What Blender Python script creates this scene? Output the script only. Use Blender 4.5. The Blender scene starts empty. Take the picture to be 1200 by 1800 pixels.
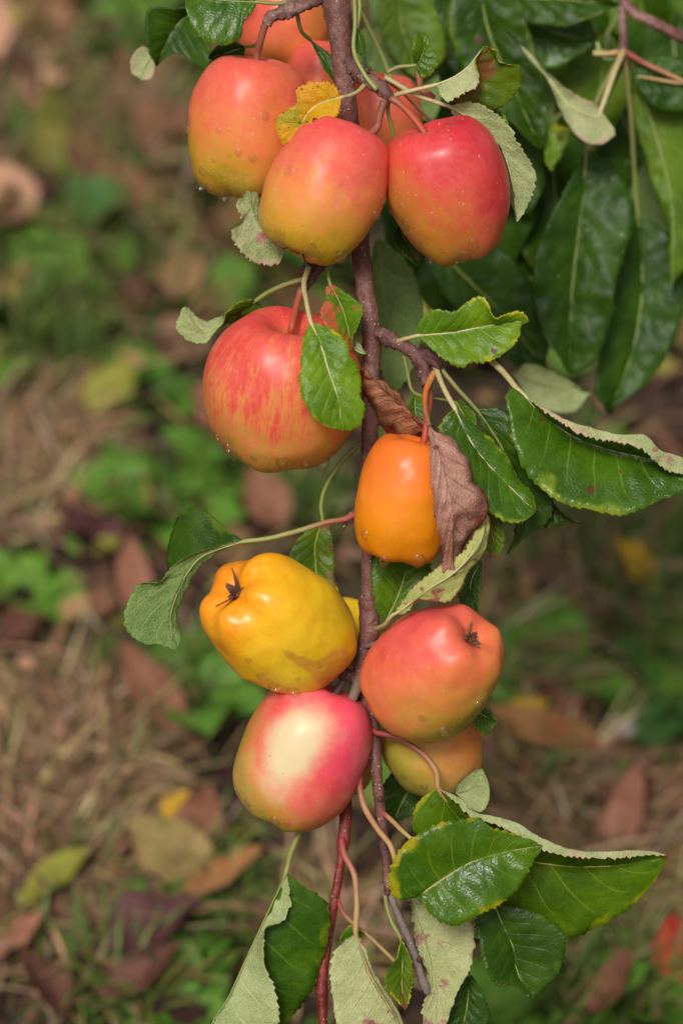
import bpy, math, random
import numpy as np
from mathutils import Vector, Matrix, noise as mnoise
from mathutils.bvhtree import BVHTree

sc = bpy.context.scene
COL = sc.collection
rad = math.radians
rng = np.random.default_rng(7)
random.seed(7)

# ------------------------------------------------------------------ camera, sky, sun, exposure
PITCH = 38.0
CAM_H = 1.1
PPM = 4000.0                       # photo pixels per metre at 1 m depth
cam_d = bpy.data.cameras.new('camera')
cam = bpy.data.objects.new('camera', cam_d)
COL.objects.link(cam)
cam.location = (0, 0, CAM_H)
cam.rotation_euler = (rad(90 - PITCH), 0, 0)
cam_d.sensor_fit = 'VERTICAL'
cam_d.sensor_height = 36.0
cam_d.sensor_width = 24.0
cam_d.lens = 80.0
cam_d.clip_start = 0.02
cam_d.clip_end = 800.0
cam_d.dof.use_dof = True
cam_d.dof.focus_distance = 0.985
cam_d.dof.aperture_fstop = 4.8
sc.camera = cam

world = bpy.data.worlds.new('World')
sc.world = world
world.use_nodes = True
wn = world.node_tree
wn.nodes.clear()
sky = wn.nodes.new('ShaderNodeTexSky')
sky.sky_type = 'NISHITA'
sky.sun_disc = False
SUN_EL, SUN_AZ = 58.0, -158.0       # azimuth from +Y clockwise: behind and left of the viewer
sky.sun_elevation = rad(SUN_EL)
sky.sun_rotation = rad(SUN_AZ)
sky.air_density = 1.0
sky.dust_density = 6.0
hs = wn.nodes.new('ShaderNodeHueSaturation')
hs.inputs['Saturation'].default_value = 0.10
bg = wn.nodes.new('ShaderNodeBackground')
bg.inputs['Strength'].default_value = 0.06
wo = wn.nodes.new('ShaderNodeOutputWorld')
wn.links.new(sky.outputs[0], hs.inputs['Color'])
wn.links.new(hs.outputs[0], bg.inputs['Color'])
wn.links.new(bg.outputs[0], wo.inputs['Surface'])

sun_d = bpy.data.lights.new('sun', 'SUN')
sun_d.energy = 1.5
sun_d.angle = rad(16)
sun_d.color = (1.0, 0.97, 0.92)
sun = bpy.data.objects.new('sun', sun_d)
COL.objects.link(sun)
_a, _e = rad(SUN_AZ), rad(SUN_EL)
sdir = Vector((math.sin(_a) * math.cos(_e), math.cos(_a) * math.cos(_e), math.sin(_e)))
sun.rotation_euler = sdir.to_track_quat('Z', 'Y').to_euler()

vs = sc.view_settings
vs.view_transform = 'Standard'
vs.look = 'None'
vs.gamma = 1.0
vs.use_curve_mapping = False
vs.exposure = 0.42
sc.cycles.max_bounces = 6
sc.cycles.diffuse_bounces = 3
sc.cycles.glossy_bounces = 2
sc.cycles.transmission_bounces = 4
sc.cycles.transparent_max_bounces = 8

# ------------------------------------------------------------------ frames
_p = rad(PITCH)
FW = np.array((0, math.cos(_p), -math.sin(_p)))
RT = np.array((1.0, 0, 0))
UP = np.array((0, math.sin(_p), math.cos(_p)))
C0 = np.array((0, 0, CAM_H))
ROT = np.stack([RT, UP, -FW], axis=1)          # local (right, up, toward viewer) -> world
ROTM = Matrix(ROT.tolist())


def P(p):
    """(x, y, z): place in the branch's plane in photo units (0.25 mm), z toward the viewer -> world"""
    p = np.asarray(p, float)
    D = 1.0 - p[..., 2] / PPM
    return (C0 + FW * D[..., None] + RT * ((p[..., 0] - 600) / PPM * D)[..., None]
            + UP * ((900 - p[..., 1]) / PPM * D)[..., None])


def G(x, y, z=0.0):
    d = FW + RT * (x - 600) / PPM + UP * (900 - y) / PPM
    t = (CAM_H - z) / -d[2]
    return C0 + d * t


def lin(c):
    out = []
    for v in c:
        v = v / 255.0
        out.append(v / 12.92 if v <= 0.04045 else ((v + 0.055) / 1.055) ** 2.4)
    return tuple(out)


def L4(c):
    return lin(c) + (1.0,)


# ------------------------------------------------------------------ node helper
class NT:
    def __init__(self, name):
        self.mat = bpy.data.materials.new(name)
        self.mat.use_nodes = True
        self.t = self.mat.node_tree
        self.t.nodes.clear()
        self.out = self.t.nodes.new('ShaderNodeOutputMaterial')

    def n(self, typ, **kw):
        nd = self.t.nodes.new(typ)
        for k, v in kw.items():
            setattr(nd, k, v)
        return nd

    def set(self, sock, v):
        if isinstance(v, bpy.types.NodeSocket):
            self.t.links.new(v, sock)
        elif v is not None:
            sock.default_value = v

    def m(self, op, a, b=None, c=None, clamp=False):
        nd = self.n('ShaderNodeMath', operation=op, use_clamp=clamp)
        self.set(nd.inputs[0], a)
        self.set(nd.inputs[1], b)
        self.set(nd.inputs[2], c)
        return nd.outputs[0]

    def step(self, x, lo, hi, a=0.0, b=1.0):
        nd = self.n('ShaderNodeMapRange', interpolation_type='SMOOTHSTEP')
        self.set(nd.inputs[0], x)
        self.set(nd.inputs[1], lo)
        self.set(nd.inputs[2], hi)
        self.set(nd.inputs[3], a)
        self.set(nd.inputs[4], b)
        return nd.outputs[0]

    def mix(self, f, a, b, blend='MIX'):
        nd = self.n('ShaderNodeMix', data_type='RGBA', blend_type=blend)
        self.set(nd.inputs[0], f)
        self.set(nd.inputs[6], a)
        self.set(nd.inputs[7], b)
        return nd.outputs[2]

    def noise(self, vec, scale, detail=2.0, rough=0.5, dist=0.0):
        nd = self.n('ShaderNodeTexNoise')
        self.set(nd.inputs['Vector'], vec)
        self.set(nd.inputs['Scale'], scale)
        self.set(nd.inputs['Detail'], detail)
        self.set(nd.inputs['Roughness'], rough)
        self.set(nd.inputs['Distortion'], dist)
        return nd.outputs[0]

    def vor(self, vec, scale, feature='F1', rnd=1.0):
        nd = self.n('ShaderNodeTexVoronoi', feature=feature)
        self.set(nd.inputs['Vector'], vec)
        self.set(nd.inputs['Scale'], scale)
        self.set(nd.inputs['Randomness'], rnd)
        return nd

    def attr(self, name, out='Fac'):
        nd = self.n('ShaderNodeAttribute', attribute_name=name)
        return nd.outputs[out]

    def ramp(self, f, stops, interp='EASE'):
        nd = self.n('ShaderNodeValToRGB')
        cr = nd.color_ramp
        cr.interpolation = interp
        while len(cr.elements) > 1:
            cr.elements.remove(cr.elements[-1])
        cr.elements[0].position = stops[0][0]
        cr.elements[0].color = L4(stops[0][1])
        for pos, c in stops[1:]:
            e = cr.elements.new(pos)
            e.color = L4(c)
        self.set(nd.inputs[0], f)
        return nd.outputs[0]

    def bump(self, h, strength=0.3, dist=0.001, normal=None):
        nd = self.n('ShaderNodeBump')
        nd.inputs['Strength'].default_value = strength
        nd.inputs['Distance'].default_value = dist
        self.set(nd.inputs['Height'], h)
        if normal is not None:
            self.set(nd.inputs['Normal'], normal)
        return nd.outputs[0]

    def bsdf(self, **kw):
        nd = self.n('ShaderNodeBsdfPrincipled')
        for k, v in kw.items():
            self.set(nd.inputs[k.replace('_', ' ')], v)
        self.t.links.new(nd.outputs[0], self.out.inputs['Surface'])
        return nd

    def obj(self):
        return self.n('ShaderNodeTexCoord').outputs['Object']


# ------------------------------------------------------------------ object helpers
def tag(o, label=None, cat=None, group=None, kind=None):
    if label:
        o['label'] = label
    if cat:
        o['category'] = cat
    if group:
        o['group'] = group
    if kind:
        o['kind'] = kind
    return o


def empty(name, world_loc, rot=ROTM):
    o = bpy.data.objects.new(name, None)
    COL.objects.link(o)
    o.empty_display_size = 0.02
    o.matrix_world = Matrix.Translation(Vector(world_loc)) @ rot.to_4x4()
    return o


def mesh_obj(name, verts, faces, mats, parent=None, base=None, rot=ROT, midx=None, smooth=True, attrs=None, uv=None, layer=None):
    """verts are world coordinates; base and rot give the local frame of the top-level thing"""
    verts = np.asarray(verts, float)
    if base is None:
        base = np.zeros(3)
    loc = (verts - np.asarray(base)) @ rot
    me = bpy.data.meshes.new(name)
    me.from_pydata(loc.tolist(), [], faces)
    for m in (mats if isinstance(mats, (list, tuple)) else [mats]):
        me.materials.append(m)
    if midx is not None:
        me.polygons.foreach_set('material_index', np.asarray(midx, np.int32))
    if smooth:
        me.polygons.foreach_set('use_smooth', np.ones(len(me.polygons), bool))
    for k, v in (attrs or {}).items():
        a = me.attributes.new(k, 'FLOAT', 'POINT')
        a.data.foreach_set('value', np.asarray(v, np.float32))
    if uv is not None:
        ul = me.uv_layers.new(name='UVMap')
        vi = np.empty(len(me.loops), np.int32)
        me.loops.foreach_get('vertex_index', vi)
        ul.data.foreach_set('uv', np.asarray(uv, np.float32)[vi].ravel())
    me.update()
    o = bpy.data.objects.new(name, me)
    COL.objects.link(o)
    if parent is not None:
        o.parent = parent
    else:
        o.matrix_world = Matrix.Translation(Vector(base)) @ Matrix(rot.tolist()).to_4x4()
    return o


def resample(pts, n, ts=None):
    pts = np.asarray(pts, float)
    d = np.linalg.norm(np.diff(pts[:, :3], axis=0), axis=1)
    d = np.maximum(d, 1e-6)
    t = np.concatenate([[0], np.cumsum(d)])
    t /= t[-1]
    mt = np.zeros_like(pts)
    if len(pts) > 2:
        mt[1:-1] = (pts[2:] - pts[:-2]) / (t[2:] - t[:-2])[:, None]
    mt[0] = (pts[1] - pts[0]) / (t[1] - t[0])
    mt[-1] = (pts[-1] - pts[-2]) / (t[-1] - t[-2])
    s = np.linspace(0, 1, n) if ts is None else np.asarray(ts)
    i = np.clip(np.searchsorted(t, s, side='right') - 1, 0, len(pts) - 2)
    h = (t[i + 1] - t[i])
    x = ((s - t[i]) / h)[:, None]
    h = h[:, None]
    return ((2 * x**3 - 3 * x**2 + 1) * pts[i] + (x**3 - 2 * x**2 + x) * h * mt[i]
            + (-2 * x**3 + 3 * x**2) * pts[i + 1] + (x**3 - x**2) * h * mt[i + 1])


def tube_geo(path, n=40, k=10, rough=0.0, seed=0.0, nodes=()):
    """path rows (x, y, z, r) in photo units; returns world verts and faces"""
    q = resample(path, n)
    c = q[:, :3].copy()
    c[:, 1] *= -1                         # y up for a right-handed frame
    r = np.maximum(q[:, 3], 0.25)
    T = np.gradient(c, axis=0)
    T /= np.linalg.norm(T, axis=1)[:, None] + 1e-9
    up = np.array((0.3, 0.1, 1.0))
    A = np.cross(T[0], up)
    A /= np.linalg.norm(A)
    V = []
    for i in range(n):
        A = A - T[i] * A.dot(T[i])
        A /= np.linalg.norm(A)
        B = np.cross(T[i], A)
        for j in range(k):
            a = 2 * math.pi * j / k
            d = A * math.cos(a) + B * math.sin(a)
            rr = r[i]
            if rough:
                w = c[i] + d * rr
                rr *= 1 + rough * mnoise.noise(Vector(w * 0.05) + Vector((seed, 0, 0))) + 0.6 * rough * mnoise.noise(Vector(w * 0.16) + Vector((0, seed, 3))) + (0.35 * rough * mnoise.noise(Vector(w * 0.4)) if rough > 0.2 else 0.0)
            for (u0, wd, amp) in nodes:
                rr += amp * math.exp(-((i / (n - 1) - u0) / wd) ** 2)
            V.append(c[i] + d * rr)
    F = []
    for i in range(n - 1):
        for j in range(k):
            F.append((i * k + j, i * k + (j + 1) % k, (i + 1) * k + (j + 1) % k, (i + 1) * k + j))
    F.append(tuple(range(k - 1, -1, -1)))
    F.append(tuple((n - 1) * k + j for j in range(k)))
    V = np.array(V)
    V[:, 1] *= -1
    return P(V), F


def tube(name, path, mat, parent, base, n=40, k=10, rough=0.0, seed=0.0, nodes=()):
    v, f = tube_geo(path, n, k, rough, seed, nodes)
    ln = np.repeat(np.linspace(0, 1, n), k)
    return mesh_obj(name, v, f, mat, parent, base, attrs={'along': ln})


def PT(s):
    return [tuple(float(w) for w in q.split(',')) for q in s.split()]


# ------------------------------------------------------------------ materials: leaves
def leaf_nodes(nt):
    uvn = nt.n('ShaderNodeUVMap', uv_map='UVMap')
    sp = nt.n('ShaderNodeSeparateXYZ')
    nt.set(sp.inputs[0], uvn.outputs[0])
    u = sp.outputs[0]
    vv = nt.m('MULTIPLY_ADD', sp.outputs[1], 2.0, -1.0)
    av = nt.m('ABSOLUTE', vv)
    o = nt.obj()
    side = nt.m('GREATER_THAN', vv, 0.0)
    wob = nt.noise(o, 45.0, 1.0)
    ph = nt.m('SUBTRACT', nt.m('MULTIPLY', u, 8.0), nt.m('MULTIPLY', nt.m('POWER', av, 0.85), 1.9))
    ph = nt.m('ADD', ph, nt.m('MULTIPLY', side, 0.45))
    ph = nt.m('ADD', ph, nt.m('MULTIPLY', wob, 0.5))
    fr = nt.m('FRACT', ph)
    di = nt.m('MINIMUM', fr, nt.m('SUBTRACT', 1.0, fr))
    sv = nt.step(di, 0.0, 0.06, 1.0, 0.0)
    sv = nt.m('MULTIPLY', sv, nt.step(av, 0.95, 0.35))
    mv = nt.step(av, 0.0, 0.035, 1.0, 0.0)
    vein = nt.m('MAXIMUM', sv, mv, clamp=True)
    return o, u, av, vein, di


def leaf_mat(name, c1, c2, vein_c, vein_f=0.4, edge=None, edge_w=0.25, spots=0.0, spot_c=(95, 50, 35), blot=None, blot_t=0.62,
             rough=0.33, bump=0.28, seed=0.0, net=0.10, spec=0.18, sscale=150.0):
    nt = NT(name)
    o, u, av, vein, di = leaf_nodes(nt)
    mp = nt.n('ShaderNodeMapping')
    mp.inputs['Location'].default_value = (seed, seed * 0.7, -seed)
    nt.set(mp.inputs[0], o)
    ov = mp.outputs[0]
    big = nt.noise(ov, 55.0, 3.0, 0.55)
    fine = nt.noise(ov, 420.0, 3.0, 0.6)
    col = nt.mix(nt.step(big, 0.35, 0.66), L4(c1), L4(c2))
    cell = nt.vor(ov, 620.0, 'DISTANCE_TO_EDGE')
    netm = nt.step(cell.outputs['Distance'], 0.0, 0.12, 1.0, 0.0)
    col = nt.mix(nt.m('MULTIPLY', netm, net), col, L4(vein_c))
    if edge is not None:
        e = nt.m('ADD', av, nt.m('MULTIPLY_ADD', nt.noise(ov, 90.0, 3.0), 0.7, -0.35))
        e = nt.m('ADD', e, nt.m('MULTIPLY', nt.m('SUBTRACT', 0.5, di), -0.25))
        e = nt.m('ADD', e, nt.m('MULTIPLY', nt.m('SUBTRACT', nt.noise(ov, 28.0, 1.0), 0.5), 0.9))
        col = nt.mix(nt.step(e, 1.0 - edge_w, 1.08), col, L4(edge))
    col = nt.mix(nt.m('MULTIPLY', vein, vein_f), col, L4(vein_c))
    if blot is not None:
        b = nt.noise(ov, 70.0, 4.0, 0.6)
        col = nt.mix(nt.step(b, blot_t, blot_t + 0.06), col, L4(blot))
    if spots > 0:
        v = nt.vor(ov, sscale)
        sel = nt.n('ShaderNodeSeparateColor')
        nt.set(sel.inputs[0], v.outputs['Color'])
        on = nt.m('GREATER_THAN', sel.outputs[0], 1.0 - spots)
        rr = nt.m('MULTIPLY_ADD', sel.outputs[1], 0.22, 0.10)
        s = nt.step(nt.m('SUBTRACT', nt.m('ADD', v.outputs['Distance'], nt.m('MULTIPLY', fine, 0.15)), rr), 0.02, 0.12, 1.0, 0.0)
        col = nt.mix(nt.m('MULTIPLY', nt.m('MULTIPLY', s, on), 0.85), col, L4(spot_c))
    hsv = nt.n('ShaderNodeHueSaturation')
    nt.set(hsv.inputs['Color'], col)
    nt.set(hsv.inputs['Value'], nt.m('MULTIPLY_ADD', fine, 0.5, 0.75))
    h = nt.m('ADD', nt.m('MULTIPLY', vein, -0.6), nt.m('MULTIPLY', nt.step(cell.outputs['Distance'], 0.0, 0.35), 0.35))
    h = nt.m('ADD', h, nt.m('MULTIPLY', fine, 0.3))
    bs = nt.bsdf(Base_Color=hsv.outputs[0], Roughness=nt.m('MULTIPLY_ADD', fine, 0.2, rough - 0.1), Normal=nt.bump(h, bump, 0.0006))
    bs.inputs['Specular IOR Level'].default_value = spec
    return nt.mat


TOP, UND = {}, {}
TOP['green'] = leaf_mat('leaf_top_green', (54, 82, 4), (76, 106, 10), (128, 148, 44), 0.4, edge=(136, 140, 20), edge_w=0.12, spots=0.08, rough=0.3)
TOP['bright'] = leaf_mat('leaf_top_bright', (72, 108, 8), (102, 132, 16), (158, 172, 66), 0.42, edge=(170, 164, 36), edge_w=0.16, spots=0.07, seed=3)
TOP['gloss'] = leaf_mat('leaf_top_gloss', (48, 80, 8), (68, 102, 16), (120, 146, 52), 0.42, edge=(120, 136, 26), edge_w=0.12, spots=0.08, rough=0.26, seed=5, spec=0.24)
TOP['yellowrim'] = leaf_mat('leaf_top_yellow_rim', (50, 84, 4), (72, 104, 8), (132, 150, 40), 0.38, edge=(146, 138, 18), edge_w=0.11, spots=0.09, rough=0.24, seed=8, spec=0.24)
TOP['dark'] = leaf_mat('leaf_top_dark', (38, 64, 6), (52, 80, 10), (88, 112, 36), 0.35, edge=(80, 100, 20), edge_w=0.12, spots=0.1, seed=11, spec=0.16)
TOP['deep'] = leaf_mat('leaf_top_deep', (36, 64, 10), (54, 84, 16), (84, 110, 40), 0.28, rough=0.34, seed=14, spec=0.14)
TOP['hang'] = leaf_mat('leaf_top_hanging', (70, 98, 20), (92, 118, 28), (130, 148, 58), 0.35, rough=0.4, seed=15, spec=0.16)
TOP['patchy'] = leaf_mat('leaf_top_patchy', (56, 86, 8), (86, 106, 14), (132, 142, 44), 0.4, edge=(180, 166, 30), edge_w=0.22, spots=0.12, blot=(112, 72, 36), blot_t=0.54, seed=17)
TOP['redpatch'] = leaf_mat('leaf_top_red_patch', (70, 108, 12), (94, 128, 18), (142, 162, 54), 0.4, edge=(160, 112, 60), edge_w=0.18, blot=(172, 84, 54), blot_t=0.55, seed=21)
TOP['yellow'] = leaf_mat('leaf_top_yellow', (200, 152, 16), (208, 138, 18), (214, 176, 50), 0.3, edge=(180, 118, 26), edge_w=0.25, spots=0.5, spot_c=(96, 56, 18), blot=(160, 140, 24), blot_t=0.56, seed=24, rough=0.5, sscale=420.0, spec=0.25, bump=0.5)
TOP['red'] = leaf_mat('leaf_inner_red', (104, 30, 24), (130, 42, 32), (80, 26, 22), 0.5, spots=0.1, seed=27, rough=0.4)
UND['red'] = TOP['red']
UND['pale'] = leaf_mat('leaf_under_pale', (138, 150, 92), (162, 170, 114), (190, 194, 146), 0.6, spots=0.06, spot_c=(140, 100, 80), rough=0.62, bump=0.7, seed=30, spec=0.2, net=0.35)
UND['pink'] = leaf_mat('leaf_under_pinkish', (142, 152, 96), (170, 172, 122), (196, 194, 150), 0.6, edge=(190, 156, 130), edge_w=0.28, spots=0.07, spot_c=(150, 100, 90), blot=(172, 128, 112), blot_t=0.59, rough=0.62, bump=0.7, seed=33, spec=0.2, net=0.35)
UND['grey'] = leaf_mat('leaf_under_greygreen', (98, 124, 60), (118, 140, 74), (158, 176, 118), 0.65, rough=0.6, bump=0.7, seed=36, spec=0.2, net=0.3)
UND['blotch'] = leaf_mat('leaf_under_blotched', (158, 162, 90), (178, 174, 100), (196, 192, 130), 0.4, edge=(180, 140, 80), edge_w=0.25, spots=0.30, spot_c=(134, 60, 50), blot=(146, 78, 58), blot_t=0.49, sscale=260.0, rough=0.6, bump=0.7, seed=39, spec=0.2)
UND['purple'] = leaf_mat('leaf_under_purple_patch', (156, 162, 104), (174, 176, 122), (196, 184, 142), 0.55, spots=0.07, spot_c=(130, 76, 70), blot=(158, 116, 102), blot_t=0.55, rough=0.6, bump=0.8, seed=44, spec=0.2, net=0.4)
UND['dry'] = leaf_mat('leaf_under_dry_brown', (150, 96, 66), (178, 122, 90), (120, 76, 54), 0.5, edge=(130, 74, 56), edge_w=0.25, spots=0.05, spot_c=(80, 46, 40), rough=0.7, bump=1.0, seed=47, spec=0.2, net=0.35)
UND['drygrey'] = leaf_mat('leaf_under_dry_grey', (160, 104, 84), (186, 140, 122), (116, 72, 58), 0.4, edge=(124, 56, 40), edge_w=0.34, spots=0.05, spot_c=(110, 60, 46), rough=0.7, bump=1.0, seed=50, spec=0.2, net=0.4)


def petiole_mat(name, c1, c2, c3, rough=0.5):
    nt = NT(name)
    a = nt.attr('along')
    o = nt.obj()
    nz = nt.noise(o, 160.0, 3.0)
    col = nt.ramp(nt.m('ADD', a, nt.m('MULTIPLY_ADD', nz, 0.3, -0.15), clamp=True), [(0.0, c1), (0.35, c2), (1.0, c3)])
    v = nt.step(nt.noise(o, 700.0, 2.0), 0.58, 0.7)
    col = nt.mix(nt.m('MULTIPLY', v, 0.35), col, L4((150, 90, 60)))
    nt.bsdf(Base_Color=col, Roughness=rough, Normal=nt.bump(nz, 0.2, 0.0004))
    return nt.mat


PET = {'rib': petiole_mat('petiole_green_from_pink', (176, 84, 80), (150, 152, 84), (150, 164, 92)),
       'green': petiole_mat('petiole_green', (140, 130, 78), (136, 144, 72), (146, 160, 80)),
       'pink': petiole_mat('petiole_pink', (164, 66, 66), (184, 146, 96), (184, 170, 108)),
       'pale': petiole_mat('petiole_pale', (176, 160, 104), (196, 184, 130), (204, 198, 150)),
       'orange': petiole_mat('petiole_orange', (190, 130, 70), (200, 110, 50), (150, 100, 76))}


# ------------------------------------------------------------------ leaf builder
def leaf_geo(rails, zs, mid, nu=100, nv=9, serr=7.0, teeth=24, bulge=0.06, quilt=2.0, wave=4.0, thick=1.3, seed=0.0,
             face='top', seg=None):
    """rails: margin ... midrib ... margin, each a list of (x, y); zs: depth values along each rail"""
    R = []
    for pts, zz in zip(rails, zs):
        pts = np.array([p[:2] for p in pts], float)
        zz = [zz] if np.isscalar(zz) else list(zz)
        if len(zz) == 1:
            zz = zz * 2
        d = np.concatenate([[0], np.cumsum(np.linalg.norm(np.diff(pts, axis=0), axis=1))])
        z = np.interp(d / d[-1], np.linspace(0, 1, len(zz)), zz)
        R.append(resample(np.column_stack([pts[:, 0], -pts[:, 1], z]), nu))
    R = np.array(R)                                   # rail, u, 3
    nr = len(R)
    us = np.linspace(0, 1, nu)
    # margins meet the midrib at the base and tip
    for e in (0, -1):
        for r in range(nr):
            w = np.exp(-np.abs(us - (0 if e == 0 else 1)) / 0.02)[:, None]
            R[r] += w * (R[mid][e] - R[r][e])
    cols, vs_, segid = [], [], []

    def half(idx, sign):
        ks = [mid] + idx                              # from midrib out to the margin
        pts = R[ks]                                   # k, u, 3
        m = nv * len(idx)
        out = []
        for q in range(1, m + 1):
            s = q / m
            if len(ks) == 2:
                p = pts[0] * (1 - s) + pts[1] * s
            else:
                kk = np.linspace(0, 1, len(ks))
                i = min(int(s * len(idx) - 1e-9), len(idx) - 1)
                x = (s - kk[i]) / (kk[i + 1] - kk[i])
                p0 = pts[max(i - 1, 0)]
                p1, p2 = pts[i], pts[i + 1]
                p3 = pts[min(i + 2, len(ks) - 1)]
                m1, m2 = (p2 - p0) * 0.5, (p3 - p1) * 0.5
                p = (2*x**3-3*x**2+1)*p1 + (x**3-2*x**2+x)*m1 + (-2*x**3+3*x**2)*p2 + (x**3-x**2)*m2
            out.append((sign * s, p))
        return out
    left = half(list(range(mid - 1, -1, -1)), -1)
    right = half(list(range(mid + 1, nr)), 1)
    seq = left[::-1] + [(0.0, R[mid])] + right
    V = np.array([s for s, _ in seq])
    Gd = np.array([p for _, p in seq])                # v, u, 3
    # serration on both margins
    if serr:
        for e, i in ((0, 1), (-1, -2)):
            d = Gd[e] - Gd[i]
            ln = np.linalg.norm(d, axis=1)[:, None] + 1e-6
            d = d / ln
            ff = us * teeth + 0.45 * np.sin(us * 23 + seed) + 0.3 * np.sin(us * 41 + seed * 2)
            f = ff % 1.0
            rk = np.random.default_rng(int(seed * 100) + (7 if e else 0)).uniform(0.25, 1.15, 400)
            amp = serr * rk[np.clip(np.floor(ff).astype(int) + 3, 0, 399)] * np.clip(us / 0.10, 0, 1) * np.clip((1 - us) / 0.05, 0.2, 1)
            sh = d * ((f - 0.35) * amp)[:, None]
            Gd[e] += sh
            Gd[i] += sh * 0.35
    du = np.gradient(Gd, axis=1)
    dv = np.gradient(Gd, axis=0)
    N = np.cross(dv, du)
    N /= np.linalg.norm(N, axis=2)[:, :, None] + 1e-9
    A = np.cross(dv, du)
    zsum = A[:, :, 2].sum() if seg is None else A[(V >= seg[0]) & (V <= seg[1])][:, :, 2].sum()
    sgn = 1.0
    if (face == 'top') != (zsum > 0):
        sgn = -1.0
    N = N * sgn                                       # N points to the upper face
    av = np.abs(V)[:, None]
    wid = np.linalg.norm(R[0] - R[mid], axis=1) + np.linalg.norm(R[-1] - R[mid], axis=1)
    side = (V > 0).astype(float)[:, None]
    ph = us[None, :] * 8 - 1.9 * av ** 0.85 + 0.45 * side + 0.25
    fr = ph % 1.0
    di = np.minimum(fr, 1 - fr) * 2
    H = quilt * np.sqrt(di) * (1 - av ** 3) * np.clip(av * 5, 0, 1)
    H = H + bulge * 0.5 * wid[None, :] * (av * (1 - av)) * 4 * 0.5
    for i in range(len(V)):
        for j in range(nu):
            g = Gd[i, j]
            H[i, j] += 0.45 * wave * mnoise.noise(Vector((g[0] * 0.06, g[1] * 0.06 + seed, seed))) + wave * (0.35 + abs(V[i]) ** 1.5) * mnoise.noise(Vector((g[0] * 0.022 + seed, g[1] * 0.022, seed * 1.7)))
    env = np.clip(np.minimum(us / 0.06, (1 - us) / 0.06), 0, 1)[None, :]
    Gd = Gd + N * (H * env)[:, :, None]
    nvv = len(V)
    topv = Gd + N * thick * 0.5
    botv = Gd - N * thick * 0.5
    allv = np.concatenate([topv.reshape(-1, 3), botv.reshape(-1, 3)])
    allv[:, 1] *= -1
    uv = np.stack(np.broadcast_arrays(us[None, :], (V * 0.5 + 0.5)[:, None]), -1).reshape(-1, 2)
    uv = np.concatenate([uv, uv])
    nn = nvv * nu
    F, mi = [], []

    def idx(i, j):
        return i * nu + j
    for i in range(nvv - 1):
        for j in range(nu - 1):
            q = (idx(i, j), idx(i + 1, j), idx(i + 1, j + 1), idx(i, j + 1))
            if sgn < 0:
                q = q[::-1]
            F.append(q)
            mi.append(0)
            F.append(tuple(nn + k for k in q[::-1]))
            mi.append(1)
    for (a, b) in [((0, j + 1), (0, j)) for j in range(nu - 1)] + [((nvv - 1, j), (nvv - 1, j + 1)) for j in range(nu - 1)]:
        a, b = idx(*a), idx(*b)
        q = (a, b, nn + b, nn + a)
        F.append(q if sgn < 0 else q[::-1])
        mi.append(0)
    return allv, F, mi, uv, R[mid]


LEAFN = [0]


def leaf(parent, base, rails, zs, mid=1, top='green', und='pale', pet=None, petz=None, petr=4.2, petm='green', label=None, rib=True, ribr=1.8, **kw):
    LEAFN[0] += 1
    kw.setdefault('seed', LEAFN[0] * 1.37)
    rails = [PT(r) if isinstance(r, str) else r for r in rails]
    v, f, mi, uv, mr = leaf_geo(rails, zs, mid, **kw)
    o = mesh_obj('leaf', P(v), f, [TOP[top], UND[und]], parent, base, midx=mi, uv=uv)
    if label:
        o['label'] = label
    path = []
    if pet:
        pp = PT(pet) if isinstance(pet, str) else pet
        pz = petz if petz is not None else (mr[0, 2], mr[0, 2])
        z = np.interp(np.linspace(0, 1, len(pp)), np.linspace(0, 1, len(pz)), pz)
        for i, (p, q) in enumerate(zip(pp, z)):
            path.append((p[0], p[1], q, petr * (1.25 - 0.35 * min(1, i / max(1, len(pp) - 1)))))
    if rib:
        nrib = 7
        for i in range(1 if pet else 0, nrib):
            k = int(i / (nrib - 1) * 0.93 * (len(mr) - 1))
            rr = ribr * (1 - i / nrib) + 0.4
            if pet and i == 1:
                k = max(2, k // 3)
            path.append((mr[k, 0], -mr[k, 1], mr[k, 2], rr))
    if len(path) > 1:
        tube('petiole', path, PET[petm], o, base, n=60, k=8, rough=0.16)
    return o


# ------------------------------------------------------------------ ground
def ground_mat():
    nt = NT('meadow_soil')
    o = nt.obj()
    a = nt.noise(o, 9.0, 5.0, 0.6)
    b = nt.noise(o, 60.0, 4.0, 0.65)
    col = nt.mix(nt.step(a, 0.35, 0.65), L4((40, 27, 20)), L4((62, 44, 32)))
    col = nt.mix(nt.step(b, 0.42, 0.7), col, L4((96, 72, 52)))
    far = nt.n('ShaderNodeSeparateXYZ')
    nt.set(far.inputs[0], o)
    d = nt.n('ShaderNodeVectorMath', operation='LENGTH')
    nt.set(d.inputs[0], o)
    g = nt.mix(nt.step(a, 0.3, 0.7), L4((78, 96, 44)), L4((116, 112, 66)))
    col = nt.mix(nt.step(d.outputs['Value'], 3.2, 5.0), col, g)      # meadow turf beyond the bare patch under the tree
    nt.bsdf(Base_Color=col, Roughness=0.9, Normal=nt.bump(b, 0.8, 0.02))
    return nt.mat


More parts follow.
